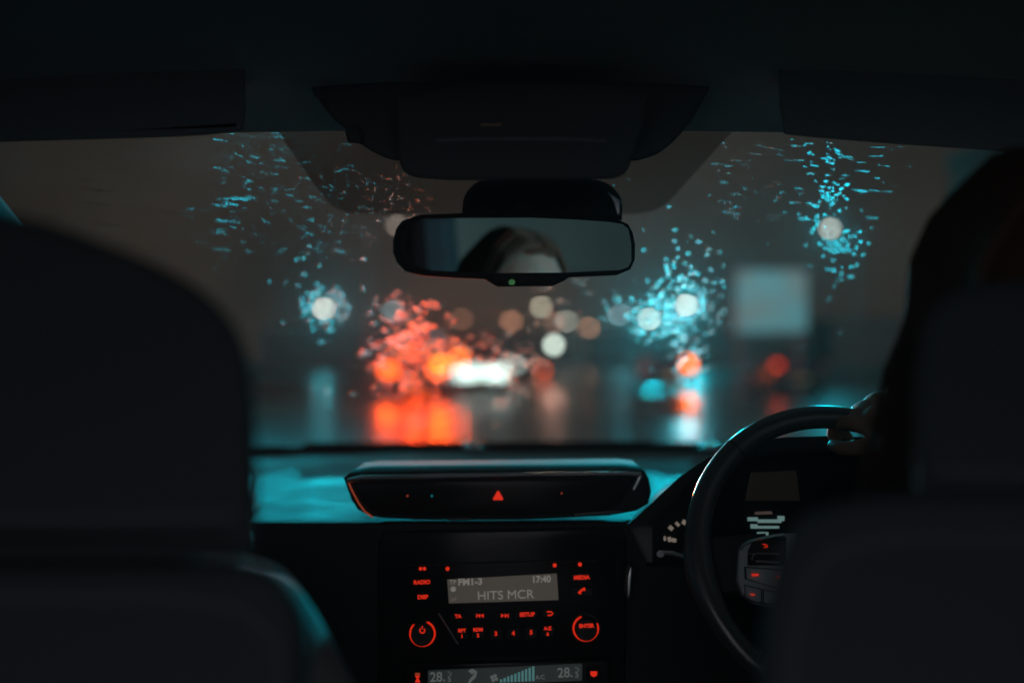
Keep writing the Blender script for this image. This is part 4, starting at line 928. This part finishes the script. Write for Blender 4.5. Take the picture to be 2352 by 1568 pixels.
# ================================================================ RAIN on the glass
WAT = bpy.data.materials.new('rain_water'); WAT.use_nodes = True; t = WAT.node_tree; t.nodes.clear()
o_ = nd(t, 'ShaderNodeOutputMaterial'); rf = nd(t, 'ShaderNodeBsdfRefraction'); rf.inputs['IOR'].default_value = 1.33; rf.inputs['Roughness'].default_value = .19
t.links.new(rf.outputs[0], o_.inputs[0])
WATB = bpy.data.materials.new('rain_water_base'); WATB.use_nodes = True; t = WATB.node_tree; t.nodes.clear()
o_ = nd(t, 'ShaderNodeOutputMaterial'); rf = nd(t, 'ShaderNodeBsdfRefraction'); rf.inputs['IOR'].default_value = 1.33; rf.inputs['Roughness'].default_value = 0
t.links.new(rf.outputs[0], o_.inputs[0])
rain = MB()
def drop(px, py, r, asp=1.0, ang=0.0, flat=.08, bend=0):
    for (lx, ly) in ((743, 708), (1492, 732), (1577, 700), (1907, 525)):   # drops left out here so the lamp discs stay whole
        if math.hypot(px - lx, py - ly) < 30: return
    c, n = ws_at(px, py, .002)
    ax = Vector((1, 0, 0)); ax = (ax - n * ax.dot(n)).normalized(); ay = n.cross(ax)
    u = ax * math.cos(ang) + ay * math.sin(ang); w = ay * math.cos(ang) - ax * math.sin(ang)
    N = 12; prof = [(1.0, 0), (.92, .30), (.7, .66), (.38, .92)]
    vs = []; j = [random.uniform(.85, 1.15) for _ in range(N)]
    for (rr, hh) in prof:
        for k in range(N):
            a = 2 * math.pi * k / N; X = r * asp * rr * math.cos(a) * j[k]; Y = r * rr * math.sin(a) * j[k]
            vs.append(c + u * X + w * (Y + bend * X * X) + n * (r * flat * hh))
    vs.append(c + n * (r * flat)); vs.append(c)
    fs = []
    for i in range(3):
        for k in range(N): fs.append((i * N + k, i * N + (k + 1) % N, (i + 1) * N + (k + 1) % N, (i + 1) * N + k))
    for k in range(N): fs.append((3 * N + k, 3 * N + (k + 1) % N, 4 * N))
    rain.add(vs, fs, WAT); rain.add(vs, [((k + 1) % N, k, 4 * N + 1) for k in range(N)], WATB)
rg = random.Random(11)
def cluster(px, py, n, r0, r1, sz, dx=0, dy=0, sq=1.0):
    for _ in range(n):
        a = rg.uniform(0, 2 * math.pi); q = r0 + (r1 - r0) * rg.random() ** 1.6
        drop(px + dx + math.cos(a) * q, py + dy + math.sin(a) * q * sq, rg.uniform(*sz) * 1.12, rg.uniform(.8, 1.3), rg.uniform(-.3, .3), rg.uniform(.035, .06))
cluster(743, 708, 80, 30, 58, (.0022, .0036)); cluster(743, 708, 18, 55, 130, (.0024, .0036), dy=-40)
cluster(1492, 732, 60, 28, 62, (.0022, .0038)); cluster(1577, 700, 110, 32, 95, (.0022, .0040)); cluster(1560, 650, 44, 40, 120, (.0024, .0036)); cluster(1560, 770, 26, 10, 60, (.0022, .0038))
cluster(1907, 525, 30, 24, 60, (.0018, .003)); cluster(1935, 570, 60, 5, 85, (.0016, .0030)); cluster(1905, 450, 40, 5, 55, (.0016, .0034), sq=.6); cluster(1905, 370, 24, 5, 60, (.0014, .003), sq=.6)
cluster(1583, 835, 40, 25, 65, (.002, .004), dy=15); cluster(912, 518, 20, 26, 60, (.0014, .0026), dy=-20); cluster(903, 715, 18, 20, 50, (.0018, .003))
cluster(1290, 720, 34, 25, 110, (.0016, .003)); cluster(950, 800, 110, 20, 110, (.002, .004)); cluster(1110, 810, 90, 30, 130, (.002, .0036), sq=.4); cluster(940, 880, 60, 10, 90, (.002, .004), sq=.5); cluster(1200, 860, 40, 20, 70, (.002, .004)); cluster(1200, 860, 20, 20, 60, (.002, .004)); cluster(1424, 722, 12, 22, 45, (.0016, .003)); cluster(1150, 930, 10, 5, 50, (.003, .005)); cluster(760, 900, 7, 5, 60, (.003, .004))
for _ in range(300): drop(rg.uniform(480, 2080), rg.uniform(310, 990), rg.uniform(.0008, .0019), rg.uniform(1, 2.0), rg.uniform(-.1, .3), .06)
# unwiped top corners: thin running streaks
for _ in range(210): drop(500 + 360 * rg.random(), rg.uniform(305, 600), rg.uniform(.0005, .0012), rg.uniform(1.5, 7), rg.uniform(.05, .35), rg.uniform(.08, .15), rg.uniform(-20, 20))
for _ in range(90): drop(rg.uniform(1640, 2080), rg.uniform(320, 520), rg.uniform(.0007, .0016), rg.uniform(2, 8), rg.uniform(-.15, .15), rg.uniform(.06, .14), rg.uniform(-15, 15))
for _ in range(50): drop(rg.uniform(100, 560), rg.uniform(400, 620), rg.uniform(.0012, .0022), rg.uniform(4, 12), rg.uniform(.2, .4), .12, rg.uniform(-10, 10))
for _ in range(24): drop(rg.uniform(870, 990), rg.uniform(400, 500), rg.uniform(.0012, .002), rg.uniform(1, 2.4), 0, .08)
# wiper streaks catching the brake lights
for (x0, y0, x1, y1, n) in ((850, 850, 1010, 690, 15), (830, 812, 985, 742, 13), (900, 790, 1020, 745, 5), (905, 735, 1015, 690, 6)):
    for k in range(n):
        f = (k + rg.uniform(-.3, .3)) / n; drop(x0 + (x1 - x0) * f, y0 + (y1 - y0) * f + rg.uniform(-5, 5), rg.uniform(.0025, .0045), rg.uniform(1.8, 4.0), R(52), .07)
ro = rain.build('raindrops', angle=180); tag(ro, 'raindrops and wiper streaks on the outside of the windscreen', 'raindrops', kind='stuff')

# ================================================================ damp night air
hz = bpy.data.materials.new('damp_air'); hz.use_nodes = True; t = hz.node_tree; t.nodes.clear()
o_ = nd(t, 'ShaderNodeOutputMaterial'); pv = nd(t, 'ShaderNodeVolumePrincipled'); pv.inputs['Density'].default_value = .00022; pv.inputs['Color'].default_value = (.9, .92, .93, 1); pv.inputs['Anisotropy'].default_value = .82
t.links.new(pv.outputs[0], o_.inputs['Volume'])
g = MB(); g.box((0, 145, 19), (240, 390, 40.2), hz); tag(g.build('haze', smooth=False), 'thin damp air over the night street', 'haze', kind='stuff')
